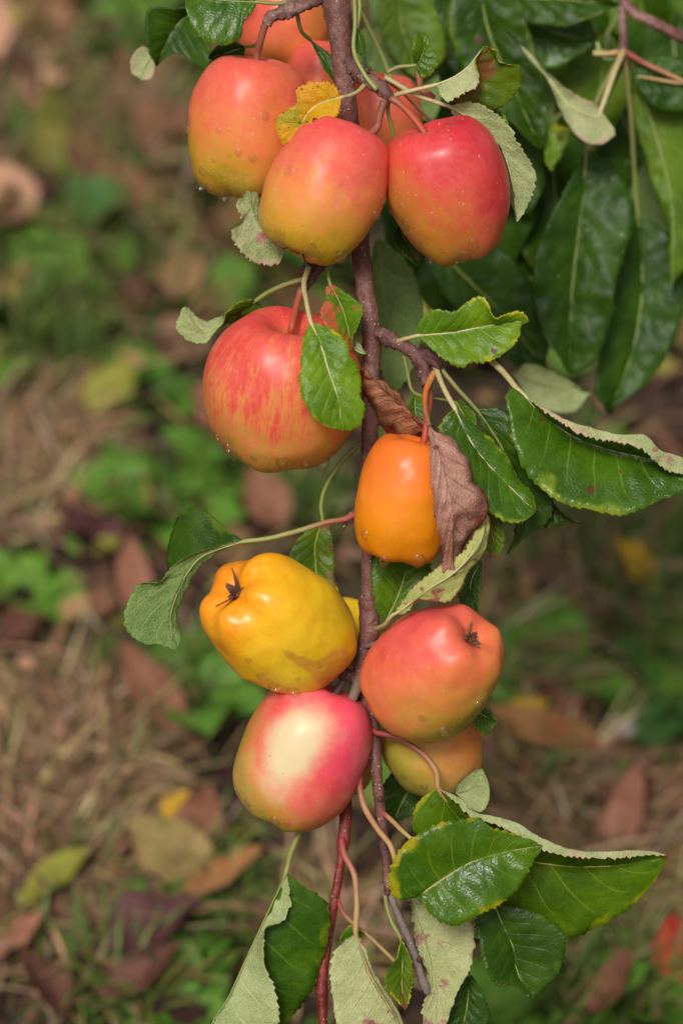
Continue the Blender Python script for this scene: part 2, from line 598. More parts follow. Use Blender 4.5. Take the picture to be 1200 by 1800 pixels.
def build_ground():
    n = 60
    ax = np.concatenate([-np.geomspace(400, 2.2, 16), np.linspace(-2, 2, n), np.geomspace(2.2, 400, 16)])
    X, Y = np.meshgrid(ax, ax + 1.4, indexing='ij')
    Z = np.zeros_like(X)
    for i in range(X.shape[0]):
        for j in range(X.shape[1]):
            if abs(X[i, j]) < 4 and abs(Y[i, j] - 1.4) < 4:
                Z[i, j] = 0.018 * mnoise.noise(Vector((X[i, j] * 3, Y[i, j] * 3, 0.5))) - 0.006
    V = np.stack([X, Y, Z], -1).reshape(-1, 3)
    m = len(ax)
    F = [(i * m + j, (i + 1) * m + j, (i + 1) * m + j + 1, i * m + j + 1) for i in range(m - 1) for j in range(m - 1)]
    o = mesh_obj('ground', V, F, ground_mat(), None, (0, 0, 0), rot=np.eye(3))
    tag(o, 'brown soil of an orchard meadow under grass and fallen leaves', 'ground', kind='structure')


build_ground()


def colour_mat(name, rough=0.6, spec=0.3):
    nt = NT(name)
    a = nt.n('ShaderNodeAttribute', attribute_name='tint')
    nz = nt.noise(nt.obj(), 120.0, 3.0)
    hsv = nt.n('ShaderNodeHueSaturation')
    nt.set(hsv.inputs['Color'], a.outputs['Color'])
    nt.set(hsv.inputs['Value'], nt.m('MULTIPLY_ADD', nz, 0.5, 0.75))
    b = nt.bsdf(Base_Color=hsv.outputs[0], Roughness=rough)
    b.inputs['Specular IOR Level'].default_value = spec
    return nt.mat


def blades(name, pos, length, width, lean, yaw, bend, cols, mat):
    """one mesh of grass blades: 3 segments each, V = 7 vertices"""
    n = len(pos)
    segs = 4
    V = np.zeros((n, segs * 2 + 1, 3))
    dx, dy = np.cos(yaw), np.sin(yaw)
    sx, sy = -np.sin(yaw), np.cos(yaw)
    p = pos.copy()
    ang = lean.copy()
    st = length / segs
    for s in range(segs):
        w = width * (1 - 0.75 * (s / segs) ** 1.5) * 0.5
        V[:, 2 * s, 0] = p[:, 0] - sx * w
        V[:, 2 * s, 1] = p[:, 1] - sy * w
        V[:, 2 * s, 2] = p[:, 2]
        V[:, 2 * s + 1, 0] = p[:, 0] + sx * w
        V[:, 2 * s + 1, 1] = p[:, 1] + sy * w
        V[:, 2 * s + 1, 2] = p[:, 2] + w * 0.3
        p = p + np.stack([dx * np.sin(ang) * st, dy * np.sin(ang) * st, np.cos(ang) * st], 1)
        p[:, 2] = np.maximum(p[:, 2], 0.003)
        ang = ang + bend
    V[:, 2 * segs] = p
    F = []
    for i in range(n):
        b = i * (2 * segs + 1)
        for s in range(segs - 1):
            F.append((b + 2 * s, b + 2 * s + 1, b + 2 * s + 3, b + 2 * s + 2))
        F.append((b + 2 * segs - 2, b + 2 * segs - 1, b + 2 * segs))
    o = mesh_obj(name, V.reshape(-1, 3), F, mat, None, (0, 0, 0), rot=np.eye(3))
    a = o.data.color_attributes.new('tint', 'FLOAT_COLOR', 'POINT')
    cc = np.ones((n, 2 * segs + 1, 4), np.float32)
    cc[:, :, :3] = cols[:, None, :]
    a.data.foreach_set('color', cc.ravel())
    return o


def scatter(n, x0, x1, y0, y1):
    return np.stack([rng.uniform(x0, x1, n), rng.uniform(y0, y1, n), np.zeros(n)], 1)


GRASS_SPOTS = [(60, 60, 70, .5), (240, 130, 60, .5), (100, 250, 70, .5), (250, 440, 80, .5), (330, 250, 60, .4), (30, 430, 60, .6), (1000, 930, 80, .6), (1100, 1080, 60, .5), (110, 470, 75, 1.0), (60, 570, 60, .8), (110, 620, 60, .8), (40, 640, 45, .7), (120, 120, 45, .6), (180, 60, 45, .6),
               (60, 340, 40, .4), (185, 290, 30, .5), (300, 500, 40, .5), (960, 940, 70, .7), (1000, 1000, 50, .5), (1150, 1150, 60, .9), (1180, 980, 50, .6), (880, 1240, 45, .5),
               (1000, 1760, 60, .7), (1110, 1760, 50, .7), (170, 1750, 50, .6), (350, 1560, 30, .35), (300, 880, 50, .4), (240, 1780, 40, .4), (330, 1220, 45, .5),
               (420, 1610, 35, .5), (940, 1420, 40, .3), (700, 1150, 80, .3), (560, 900, 60, .4), (1190, 1260, 30, .3), (480, 500, 70, .5), (900, 1060, 40, .4)]
STRAW_SPOTS = [(60, 190, 80), (200, 240, 70), (120, 410, 60), (30, 320, 60), (330, 420, 60), (40, 40, 50), (1050, 1030, 60), (70, 780, 80), (60, 900, 60), (120, 1330, 90), (180, 1400, 80), (60, 1480, 60), (950, 1400, 80), (1050, 1560, 90), (880, 1150, 60), (920, 980, 50), (100, 1600, 80), (300, 350, 60), (330, 560, 60), (250, 260, 50), (1040, 1130, 40), (1120, 1650, 60), (200, 1680, 60), (560, 1650, 70)]


def spot_points(spots, n, weighted=True):
    w = np.array([s[2] ** 2 * (s[3] if len(s) > 3 else 1) for s in spots], float)
    ch = rng.choice(len(spots), n, p=w / w.sum())
    out = np.zeros((n, 3))
    for i, c in enumerate(ch):
        s = spots[c]
        q = G(s[0] + rng.normal(0, s[2] * 0.55), s[1] + rng.normal(0, s[2] * 0.55))
        out[i] = (q[0], q[1], 0)
    return out


def pick(pal, n, var=0.12):
    pal = np.array([lin(c) for c in pal])
    c = pal[rng.integers(0, len(pal), n)]
    return np.clip(c * rng.uniform(1 - var * 2, 1 + var * 2, (n, 1)) * rng.uniform(1 - var, 1 + var, (n, 3)), 0, 1)


def build_grass():
    gp = [(84, 106, 38), (100, 118, 46), (68, 90, 36), (118, 124, 58), (82, 108, 48)]
    a = spot_points(GRASS_SPOTS, 4000)
    b = scatter(9000, -1.5, 1.5, 0.3, 3.6)
    keep = np.array([mnoise.noise(Vector((p[0] * 4, p[1] * 4, 2.0))) > 0.16 for p in b])
    b = b[keep]
    c = scatter(9000, -3.2, 3.2, 2.6, 6.0)
    pos = np.concatenate([a, b, c])
    n = len(pos)
    o = blades('grass', pos, rng.uniform(0.025, 0.085, n), rng.uniform(0.0022, 0.0048, n), rng.uniform(0.1, 0.9, n), rng.uniform(0, 6.283, n), rng.uniform(0.05, 0.45, n), pick(gp, n), colour_mat('grass_blade', 0.5))
    tag(o, 'tufts of green grass growing in patches on the meadow', 'grass', kind='stuff')
    sp = [(166, 134, 102), (134, 104, 80), (188, 158, 126), (98, 70, 54), (146, 124, 84), (112, 104, 60), (150, 110, 86)]
    a = spot_points(STRAW_SPOTS, 7000)
    b = scatter(8200, -1.5, 1.5, 0.3, 3.6)
    c = scatter(6000, -3.2, 3.2, 2.6, 6.0)
    pos = np.concatenate([a, b, c])
    pos[:, 2] = rng.uniform(0.002, 0.022, len(pos))
    n = len(pos)
    o = blades('dry_grass', pos, rng.uniform(0.03, 0.095, n), rng.uniform(0.0014, 0.0042, n), rng.uniform(1.0, 1.6, n), rng.uniform(0, 6.283, n), rng.uniform(-0.08, 0.2, n), pick(sp, n, .2), colour_mat('dry_blade', 0.75, 0.15))
    tag(o, 'matted tan dry grass lying over the soil', 'dry grass', kind='stuff')


build_grass()


def simple_leaf(L, W, curl=0.25, cup=0.2, seed=0.0, nu=18, nv=8, serr=0.03, shape=1.0, thick=0.0004):
    """a leaf in metres along +X from the origin, upper face up"""
    us = np.linspace(0, 1, nu)
    wv = np.sin(np.pi * us ** (0.8 * shape)) ** 0.8 * W * 0.5
    V = np.linspace(-1, 1, nv + 1)
    x = np.zeros((nv + 1, nu))
    y = np.zeros_like(x)
    z = np.zeros_like(x)
    th = curl * us * 2
    cx = np.cumsum(np.cos(th)) * L / nu
    cz = np.cumsum(np.sin(th)) * L / nu
    for i, v in enumerate(V):
        w = wv * (1 + (serr * (np.arange(nu) % 2 * 2 - 1) if abs(v) == 1 else 0))
        x[i] = cx - np.sin(th) * cup * np.abs(v) * wv
        y[i] = v * w
        z[i] = cz + cup * np.abs(v) * wv + 0.06 * W * np.sin(us * 9 + seed + v * 2) * abs(v) + 0.03 * W * np.sin(us * 17 + seed * 2) * abs(v)
    T = np.stack([x, y, z], -1).reshape(-1, 3)
    A = np.concatenate([T, T - np.array((0, 0, thick))])
    nn = (nv + 1) * nu
    F, mi = [], []
    for i in range(nv):
        for j in range(nu - 1):
            q = (i * nu + j, i * nu + j + 1, (i + 1) * nu + j + 1, (i + 1) * nu + j)
            F.append(q)
            mi.append(0)
            F.append(tuple(nn + k for k in q[::-1]))
            mi.append(1)
    uv = np.stack(np.broadcast_arrays(us[None, :], (V * 0.5 + 0.5)[:, None]), -1).reshape(-1, 2)
    return A, F, mi, np.concatenate([uv, uv]), np.stack([cx, 0 * cx, cz], 1)


def rotm(yaw, pitch, roll):
    return np.array((Matrix.Rotation(yaw, 3, 'Z') @ Matrix.Rotation(-pitch, 3, 'Y') @ Matrix.Rotation(roll, 3, 'X')))


def litter_mat(name, c1, c2, vein_c, spots=0.15):
    return leaf_mat(name, c1, c2, vein_c, 0.4, spots=spots, spot_c=(70, 46, 36), rough=0.6, bump=0.8, seed=sum(map(ord, name)) % 17, spec=0.25)


LIT = {'brown': litter_mat('fallen_brown', (122, 80, 58), (146, 98, 74), (100, 66, 50)),
       'pinkbrown': litter_mat('fallen_pink_brown', (156, 102, 80), (176, 122, 98), (146, 98, 80)),
       'dark': litter_mat('fallen_dark', (82, 50, 50), (98, 62, 62), (70, 44, 44)),
       'olive': litter_mat('fallen_olive', (142, 124, 72), (160, 134, 84), (122, 104, 64)),
       'yellow': litter_mat('fallen_yellow', (198, 152, 26), (206, 166, 44), (180, 140, 50)),
       'yellowgreen': litter_mat('fallen_yellow_green', (122, 124, 40), (146, 140, 54), (130, 124, 60), 0.05),
       'orange': litter_mat('fallen_orange', (154, 96, 58), (168, 122, 76), (130, 84, 54)),
       'red': litter_mat('fallen_red', (150, 34, 26), (180, 84, 54), (190, 90, 60)),
       'darkred': litter_mat('fallen_dark_red', (84, 50, 40), (108, 70, 56), (100, 42, 36)),
       'weed': leaf_mat('weed_green', (74, 114, 36), (100, 138, 48), (126, 154, 72), 0.4, rough=0.45, seed=60),
       'weedblue': leaf_mat('weed_bluish_green', (56, 92, 42), (76, 112, 52), (104, 132, 74), 0.4, rough=0.45, seed=63),
       'weedlight': leaf_mat('weed_light_green', (80, 120, 36), (104, 138, 46), (130, 156, 72), 0.4, rough=0.45, seed=66),
       'stalk': petiole_mat('fallen_stalk', (140, 96, 70), (150, 110, 76), (130, 90, 66))}


def fallen(x, y, L, W, yaw, mat, under, label, pitch=0.15, roll=0.0, curl=0.25, cup=0.25, z=0.034):
    g = G(x, y, z)
    L, W = L * 0.84, W * 0.86
    A, F, mi, uv, mr = simple_leaf(L, W, curl, cup, seed=x * 0.01)
    M = rotm(rad(yaw), pitch, roll)
    off = np.array((L * 0.5, 0, 0))
    V = (A - off) @ M.T + np.array((g[0], g[1], z))
    V[:, 2] += max(0.0, 0.004 - V[:, 2].min())
    zl = max(0.0, 0.004 - ((A - off) @ M.T)[:, 2].min() - z)
    base = np.array((g[0], g[1], 0.0))
    o = mesh_obj('fallen_leaf', V, F, [LIT[mat], LIT[under]], None, base, rot=np.eye(3), midx=mi, uv=uv)
    tag(o, label, 'fallen leaf', 'fallen leaves lying on the meadow')
    # stalk
    s0 = (np.array((0, 0, 0.0)) - off) @ M.T + np.array((g[0], g[1], z + zl))
    s1 = (np.array((-L * 0.35, 0.004, 0.0)) - off) @ M.T + np.array((g[0], g[1], z + zl))
    s1[2] = max(s1[2], 0.004)
    k = 6
    vv, ff = [], []
    d = s1 - s0
    a = np.cross(d, (0, 0, 1.0))
    a /= np.linalg.norm(a)
    b = np.cross(d, a)
    b /= np.linalg.norm(b)
    for i in range(4):
        c = s0 + d * i / 3 + np.array((0, 0, 0.004 * math.sin(i)))
        for j in range(k):
            t = 6.283 * j / k
            vv.append(c + (a * math.cos(t) + b * math.sin(t)) * 0.0009)
    for i in range(3):
        for j in range(k):
            ff.append((i * k + j, i * k + (j + 1) % k, (i + 1) * k + (j + 1) % k, (i + 1) * k + j))
    mesh_obj('petiole', vv, ff, LIT['stalk'], o, base, rot=np.eye(3))


FL = [
    (200, 690, .075, .05, 60, 'yellowgreen', 'olive', 'yellow green leaf on the grass near the left edge, above the straw', .3),
    (362, 735, .07, .055, 150, 'pinkbrown', 'brown', 'pinkish brown leaf on the ground left of the large striped apple', .5),
    (160, 955, .085, .06, 170, 'dark', 'brown', 'dark purple brown leaf left of the pink tan leaf', .2),
    (190, 962, .03, .02, 30, 'yellowgreen', 'olive', 'tiny yellow scrap of leaf lying on the dark leaf', .1),
    (232, 1020, .08, .032, 110, 'pinkbrown', 'brown', 'pinkish tan leaf on edge beside the folded grey green leaf', .7),
    (262, 1222, .095, .04, 135, 'brown', 'brown', 'long brown leaf on the soil left of the yellow apple', .3),
    (300, 1500, .085, .05, 160, 'olive', 'brown', 'olive tan leaf on the ground below the cream patched apple', .35),
    (352, 1440, .065, .04, 70, 'brown', 'brown', 'upright reddish brown leaf behind the olive tan one', .9),
    (312, 1420, .03, .025, 40, 'yellow', 'olive', 'small bright yellow scrap beside the upright reddish leaf', .3),
    (98, 1545, .075, .032, 30, 'yellowgreen', 'yellowgreen', 'yellow green leaf lying on straw near the lower left edge', .2),
    (265, 1640, .085, .06, 20, 'dark', 'dark', 'broad dark purple leaf below the olive tan one', .15),
    (400, 1545, .085, .026, 5, 'orange', 'brown', 'narrow orange brown leaf beside the red twig at the bottom', .15),
    (75, 1735, .06, .032, 140, 'darkred', 'brown', 'dark red leaf in the lower left corner', .25),
    (255, 1715, .07, .03, 25, 'darkred', 'brown', 'narrow rust red leaf under the broad dark purple one', .2),
    (1108, 1008, .07, .042, 150, 'yellow', 'yellow', 'bright yellow fallen leaf right of the lower green leaves', .25),
    (928, 1262, .045, .035, 10, 'yellow', 'yellow', 'small deep yellow leaf leaning on the orange tan leaf', .5),
    (955, 1295, .11, .035, 172, 'orange', 'pinkbrown', 'long orange tan leaf right of the lowest green orange apple', .15),
    (1105, 1435, .085, .03, 55, 'pinkbrown', 'darkred', 'pink tan folded leaf on edge near the lower right', .45),
    (1120, 1395, .05, .03, 80, 'darkred', 'brown', 'short rusty leaf behind the pink tan folded one', .4),
    (1186, 1672, .055, .036, 100, 'red', 'orange', 'bright red leaf at the right edge near the bottom', .45),
    (40, 1660, .06, .03, 10, 'pinkbrown', 'brown', 'small pale brown leaf at the left edge near the bottom', .2),
    (870, 1580, .06, .035, 60, 'brown', 'brown', 'brown leaf on the ground behind the big low green leaf', .2),
    (470, 880, .07, .04, 120, 'brown', 'dark', 'brown leaf on the ground above the yellow apple', .3),
    (1080, 1740, .06, .03, 40, 'brown', 'brown', 'narrow brown leaf in the lower right among weeds', .2),
]
for f in FL:
    fallen(f[0], f[1], f[2], f[3], f[4], f[5], f[6], f[7], pitch=f[8], curl=rng.uniform(.1, .45), cup=rng.uniform(.15, .5), roll=rng.uniform(-.35, .35))


def build_litter():
    """small crumbs of dead leaf between the grass"""
    V, F, C = [], [], []
    pal = [(120, 84, 62), (164, 116, 90), (70, 44, 40), (146, 114, 76), (92, 60, 46), (180, 136, 110), (136, 130, 62), (92, 122, 46), (64, 96, 36), (84, 114, 44)]
    n = 5200
    for i in range(n):
        L = rng.uniform(0.012, 0.06)
        W = L * rng.uniform(0.4, 0.7)
        p = np.array((rng.uniform(-1.3, 1.3), rng.uniform(0.35, 3.0), 0))
        if p[1] > 1.55 and rng.random() < .6:
            L, W = L * 1.9 + .01, W * 2.0 + .006
        A, f, _, _, _ = simple_leaf(L, W, rng.uniform(0, .6), rng.uniform(0, .5), rng.uniform(0, 9), nu=5, nv=2, thick=0.0003)
        M = rotm(rng.uniform(0, 6.28), rng.uniform(-.4, .5), rng.uniform(-.6, .6))
        if p[1] > 1.55:
            p[2] = rng.uniform(0.0, 0.035)
        W_ = A @ M.T + p
        W_[:, 2] += max(0, 0.004 - W_[:, 2].min())
        b = sum(len(v) for v in V)
        V.append(W_)
        F += [tuple(b + k for k in q) for q in f]
        c = np.array(lin(pal[rng.integers(len(pal))])) * rng.uniform(.55, 1.35)
        C.append(np.tile(np.append(c, 1), (len(W_), 1)))
    o = mesh_obj('leaf_litter', np.concatenate(V), F, colour_mat('litter', 0.8, 0.15), None, (0, 0, 0), rot=np.eye(3))
    a = o.data.color_attributes.new('tint', 'FLOAT_COLOR', 'POINT')
    a.data.foreach_set('color', np.concatenate(C).astype(np.float32).ravel())
    tag(o, 'crumbled brown leaf litter scattered through the grass', 'leaf litter', kind='stuff')


build_litter()

def stone(x, y, r, label):
    g = G(x, y, 0.02)
    V, F = [], []
    for i in range(9):
        for j in range(12):
            th, ph = math.pi * i / 8, 2 * math.pi * j / 12
            d = np.array((math.sin(th) * math.cos(ph), math.sin(th) * math.sin(ph) * .8, math.cos(th) * .6))
            V.append(d * r * (1 + .35 * mnoise.noise(Vector(d * 1.8))) + np.array((g[0], g[1], 0.02)))
    for i in range(8):
        for j in range(12):
            F.append((i * 12 + j, (i + 1) * 12 + j, (i + 1) * 12 + (j + 1) % 12, i * 12 + (j + 1) % 12))
    nt = NT('pale_stone')
    nz = nt.noise(nt.obj(), 300.0, 4.0)
    nt.bsdf(Base_Color=nt.mix(nz, L4((150, 142, 136)), L4((196, 190, 184))), Roughness=0.7)
    tag(mesh_obj('pebble', V, F, nt.mat, None, (g[0], g[1], 0.0), rot=np.eye(3)), label, 'pebble')


stone(1092, 1280, 0.011, 'small pale grey pebble right of the long orange tan leaf')

WEEDS = [
    (175, 60, .06, 7, 'weed', 'green leafy weed in the upper left corner area'),
    (85, 115, .05, 6, 'weed', 'green weed left of the uppermost leaves near the left edge'),
    (180, 285, .045, 5, 'weedblue', 'small green weed midway between left edge and top left apple'),
    (235, 400, .075, 9, 'weedblue', 'broad dark green weed left of the upper apples'),
    (20, 215, .05, 5, 'weedblue', 'dark green weed at the left edge near the top'),
    (120, 500, .05, 6, 'weed', 'green weed in the grass tuft left of the pale curled leaf'),
    (272, 700, .05, 4, 'weedlight', 'bright green weed left of the large striped apple'),
    (190, 650, .05, 5, 'weed', 'green weed beside the yellow green fallen leaf'),
    (400, 800, .06, 6, 'weed', 'green weed below the large striped apple'),
    (280, 885, .07, 6, 'weed', 'low green weed above the folded grey green leaf'),
    (35, 1020, .05, 6, 'weedlight', 'light green round leaved weed at the left edge'),
    (345, 1215, .06, 6, 'weed', 'green weed below left of the yellow apple'),
    (415, 1610, .055, 6, 'weed', 'green weed below the cream patched apple'),
    (960, 925, .06, 6, 'weed', 'green weed under the large glossy leaf on the right'),
    (1045, 1062, .04, 3, 'weedlight', 'tiny bright green weed below left of the yellow fallen leaf'),
    (965, 1190, .075, 7, 'weed', 'broad green weed right of the lower pink apple'),
    (1110, 1165, .06, 5, 'weedlight', 'light green weed near the right edge below the yellow leaf'),
    (1175, 1185, .07, 6, 'weedblue', 'tall leaved green weed at the right edge'),
    (1000, 1345, .05, 4, 'weed', 'green weed below the long orange tan leaf'),
    (985, 1765, .06, 8, 'weed', 'green clover like weed at the bottom right of centre'),
    (1120, 1755, .06, 7, 'weed', 'green weed in the bottom right corner'),
    (330, 1760, .05, 5, 'weed', 'green weed at the bottom left beside the big folded leaf'),
    (1180, 905, .05, 5, 'weed', 'green weed at the right edge beneath the large glossy leaf'),
    (480, 560, .05, 5, 'weedblue', 'green weed behind the upper cluster of apples'),
]
for (x, y, L, n, m, lab) in WEEDS:
    g = G(x, y, 0.02)
    base = np.array((g[0], g[1], 0.0))
    root = empty('weed_plant', base, Matrix.Identity(3))
    tag(root, lab, 'weed', 'green weeds in the meadow')
    n = int(n * 1.4)
    for i in range(n):
        ll = L * rng.uniform(.6, 1.15)
        A, F, mi, uv, _ = simple_leaf(ll, ll * rng.uniform(.5, .8), rng.uniform(-.5, -.1), rng.uniform(.1, .35), rng.uniform(0, 9), nu=12, nv=6)
        yaw = 6.283 * i / n + rng.uniform(-.4, .4)
        M = rotm(yaw, rng.uniform(.3, 1.0), rng.uniform(-.3, .3))
        V = A @ M.T + base + np.array((math.cos(yaw) * .006, math.sin(yaw) * .006, 0.004))
        V[:, 2] = np.maximum(V[:, 2], 0.003)
        mesh_obj('leaf', V, F, [LIT[m], LIT[m]], root, base, rot=np.eye(3), midx=mi, uv=uv)


# ------------------------------------------------------------------ bark
def bark_mat(name, c1, c2, c3, dots=0.5, rough=0.45):
    nt = NT(name)
    o = nt.obj()
    a = nt.noise(o, 40.0, 4.0, 0.6)
    b = nt.noise(o, 260.0, 4.0, 0.65)
    col = nt.ramp(nt.m('ADD', nt.m('MULTIPLY', a, 0.7), nt.m('MULTIPLY', b, 0.3)), [(0.30, c1), (0.5, c2), (0.72, c3)])
    # pale corky dots
    v = nt.vor(o, 520.0)
    sel = nt.n('ShaderNodeSeparateColor')
    nt.set(sel.inputs[0], v.outputs['Color'])
    on = nt.m('GREATER_THAN', sel.outputs[0], 1.0 - dots)
    rr = nt.m('MULTIPLY_ADD', sel.outputs[1], 0.20, 0.06)
    d = nt.m('MULTIPLY', nt.step(nt.m('SUBTRACT', v.outputs['Distance'], rr), -0.03, 0.05, 1.0, 0.0), on)
    col = nt.mix(nt.m('MULTIPLY', d, 0.85), col, L4((196, 176, 164)))
    h = nt.m('ADD', nt.m('MULTIPLY', b, 0.8), nt.m('MULTIPLY', d, 0.5))
    nt.bsdf(Base_Color=col, Roughness=nt.m('MULTIPLY_ADD', b, 0.3, rough - 0.1), Normal=nt.bump(h, 0.9, 0.002))
    return nt.mat


BARK = bark_mat('bark_red_brown', (76, 44, 38), (118, 74, 64), (176, 134, 122), 0.7)
BARKTOP = bark_mat('bark_old_brown', (92, 56, 44), (124, 78, 60), (148, 108, 92), 0.35)
BARKRED = bark_mat('bark_young_red', (104, 34, 26), (134, 50, 40), (150, 84, 72), 0.6, 0.35)
BARKGREY = bark_mat('bark_grey_twig', (98, 82, 78), (128, 110, 104), (156, 140, 132), 0.25, 0.6)
SPUR = bark_mat('bark_spur', (64, 38, 34), (108, 70, 62), (172, 134, 124), 0.65, 0.6)
STALK_RED = petiole_mat('stalk_red', (150, 92, 66), (176, 78, 52), (186, 66, 44))
STALK_BROWN = petiole_mat('stalk_brown', (130, 84, 66), (164, 92, 70), (150, 70, 56))
STALK_GREY = petiole_mat('stalk_grey', (120, 98, 88), (128, 108, 96), (140, 116, 98))
BUD = bark_mat('bud_scale', (66, 36, 36), (90, 52, 50), (120, 84, 80), 0.1, 0.6)

BB = P(np.array((600.0, 300.0, 0.0)))
branch = empty('apple_branch', BB)
tag(branch, 'red brown hanging apple branch with serrated green leaves, running down the middle', 'branch')

tube('branch_stem', [(560, -900, -420, 34), (570, -400, -150, 32), (582, -120, -25, 29), (590, 0, 0, 26), (597, 60, 0, 20), (603, 120, 0, 18.5), (610, 185, -10, 18), (616, 250, -40, 17.5), (624, 340, -60, 17),
                    (632, 430, -35, 16.8), (641, 500, -5, 16.5), (650, 560, 0, 16.5), (653, 600, 0, 16.5), (653, 680, 0, 14.6), (650, 760, 0, 15), (648, 850, 0, 14), (648, 940, 0, 13.5), (648, 1020, -2, 14), (649, 1068, -4, 17.5), (648, 1110, -6, 18), (640, 1150, -8, 15.5), (634, 1195, -10, 15), (640, 1222, -12, 13), (652, 1250, -10, 12), (657, 1300, -6, 11.2), (660, 1345, -3, 10.6), (667, 1410, 0, 9.6), (673, 1470, 0, 9), (680, 1530, 2, 9), (684, 1566, 2, 9)],
     BARK, branch, BB, n=300, k=22, rough=0.13, nodes=((0.548, 0.006, 2.5), (0.80, 0.006, 3), (0.84, 0.004, 2)))
tube('twig', [(683, 1560, 2, 8), (690, 1585, 4, 7), (705, 1620, 6, 7), (718, 1652, 6, 7), (729, 1683, 6, 8), (736, 1706, 6, 7), (746, 1730, 6, 8), (751, 1748, 6, 4)], BARKGREY, branch, BB, n=50, k=12, rough=0.22)
tube('twig', [(628, 1218, -60, 8), (615, 1290, -95, 10), (608, 1370, -70, 11), (607, 1437, -40, 11), (604, 1472, -30, 10), (598, 1520, -26, 8), (590, 1570, -22, 8.4), (581, 1620, -20, 9), (573, 1670, -18, 9), (566, 1720, -16, 10), (567, 1790, -14, 8.5), (570, 1900, -10, 7)], BARKRED, branch, BB, n=100, k=14, rough=0.08, nodes=((0.40, 0.02, 2.0), (0.78, 0.01, 2)))
# spurs
tube('spur', [(600, 95, 5, 10), (622, 118, 14, 13), (640, 135, 22, 13), (660, 148, 28, 12), (678, 162, 32, 12), (690, 172, 34, 9)], SPUR, branch, BB, n=64, k=16, rough=0.45)
tube('spur', [(590, -30, 0, 12), (565, -8, 5, 11), (540, 4, 8, 11), (515, 14, 10, 12), (495, 22, 10, 13), (478, 30, 10, 11), (468, 42, 8, 9)], SPUR, branch, BB, n=64, k=16, rough=0.45, seed=4)
tube('spur', [(615, 405, -45, 8), (590, 440, -30, 9), (566, 462, -5, 10), (553, 482, 5, 8), (540, 500, 12, 8), (531, 514, 14, 7)], SPUR, branch, BB, n=64, k=16, rough=0.45, seed=6)
tube('spur', [(655, 580, 0, 12), (672, 588, 8, 13), (700, 604, 16, 12), (724, 618, 22, 12), (738, 630, 26, 13), (744, 652, 34, 11), (750, 678, 44, 9)], SPUR, branch, BB, n=64, k=16, rough=0.45, seed=8)
tube('spur', [(725, 618, 22, 10), (745, 625, 26, 11), (762, 632, 28, 10), (776, 642, 30, 5)], BUD, branch, BB, n=20, k=10, rough=0.35, seed=9)
tube('spur', [(648, 880, 0, 9), (634, 893, 6, 9), (622, 905, 10, 9), (610, 916, 12, 6), (603, 930, 12, 3)], SPUR, branch, BB, n=64, k=16, rough=0.45, seed=11)
tube('spur', [(632, 1195, -10, 12), (618, 1190, -4, 11), (602, 1183, 0, 10), (590, 1172, 2, 8)], SPUR, branch, BB, n=64, k=16, rough=0.45, seed=12)
stub = tube('spur', [(633, 1190, -5, 12), (628, 1208, 12, 10), (620, 1226, 26, 9), (616, 1235, 32, 9)], STALK_GREY, branch, BB, n=20, k=12, rough=0.12, seed=13)
stub['label'] = 'short broken stub of an old twig'
tube('broken_tip', [(616.5, 1234, 31.5, 5), (615.5, 1237, 34.5, 4.5)], BUD, stub, BB, n=4, k=10)
tube('spur', [(553, 470, 5, 7), (543, 466, 14, 8), (534, 474, 18, 5), (529, 482, 20, 2)], BUD, branch, BB, n=16, k=8, rough=0.45, seed=14)
tube('spur', [(733, 122, 36, 5), (737, 140, 34, 7), (740, 158, 30, 6), (752, 166, 28, 8), (764, 172, 26, 3)], STALK_BROWN, branch, BB, n=24, k=8, rough=0.25, seed=15)
tube('spur', [(745, 628, 34, 6), (765, 642, 46, 7), (772, 650, 52, 2)], BUD, branch, BB, n=14, k=8, rough=0.4, seed=16)
for bx, by, bz, ex, ey in ((683, 1566, 8, 676, 1576), (665, 1408, 8, 672, 1400), (652, 1285, 6, 645, 1272), (733, 1688, 12, 742, 1684), (652, 1336, 6, 644, 1328), (640, 128, 34, 650, 118), (508, 22, 20, 506, 36)):
    tube('bud', [(bx, by, bz, 4), ((bx + ex) / 2, (by + ey) / 2, bz + 3, 5.5), (ex, ey, bz + 3, 1)], BUD, branch, BB, n=10, k=8, rough=0.3)

# ------------------------------------------------------------------ leaves of the hanging branch
lf = lambda *a, **k: leaf(branch, BB, *a, **k)
# small yellow leaf between the two top apples
lf(["600,169 582,146 548,146 523,156 521,183 490,204 486,233 498,256", "600,171 569,179 544,196 527,221 507,242 498,256", "600,171 594,200 573,212 550,206 550,226 527,246 507,250 498,256"],
   [(95, 110, 112, 95), (95, 100, 104, 95), (95, 120, 128, 95)], top='yellow', und='blotch', pet="640,150 630,160 615,168 600,171", petz=(40, 60, 95), petr=3.6, petm='pale', wave=5, serr=6, label='yellow leaf with brown specks')
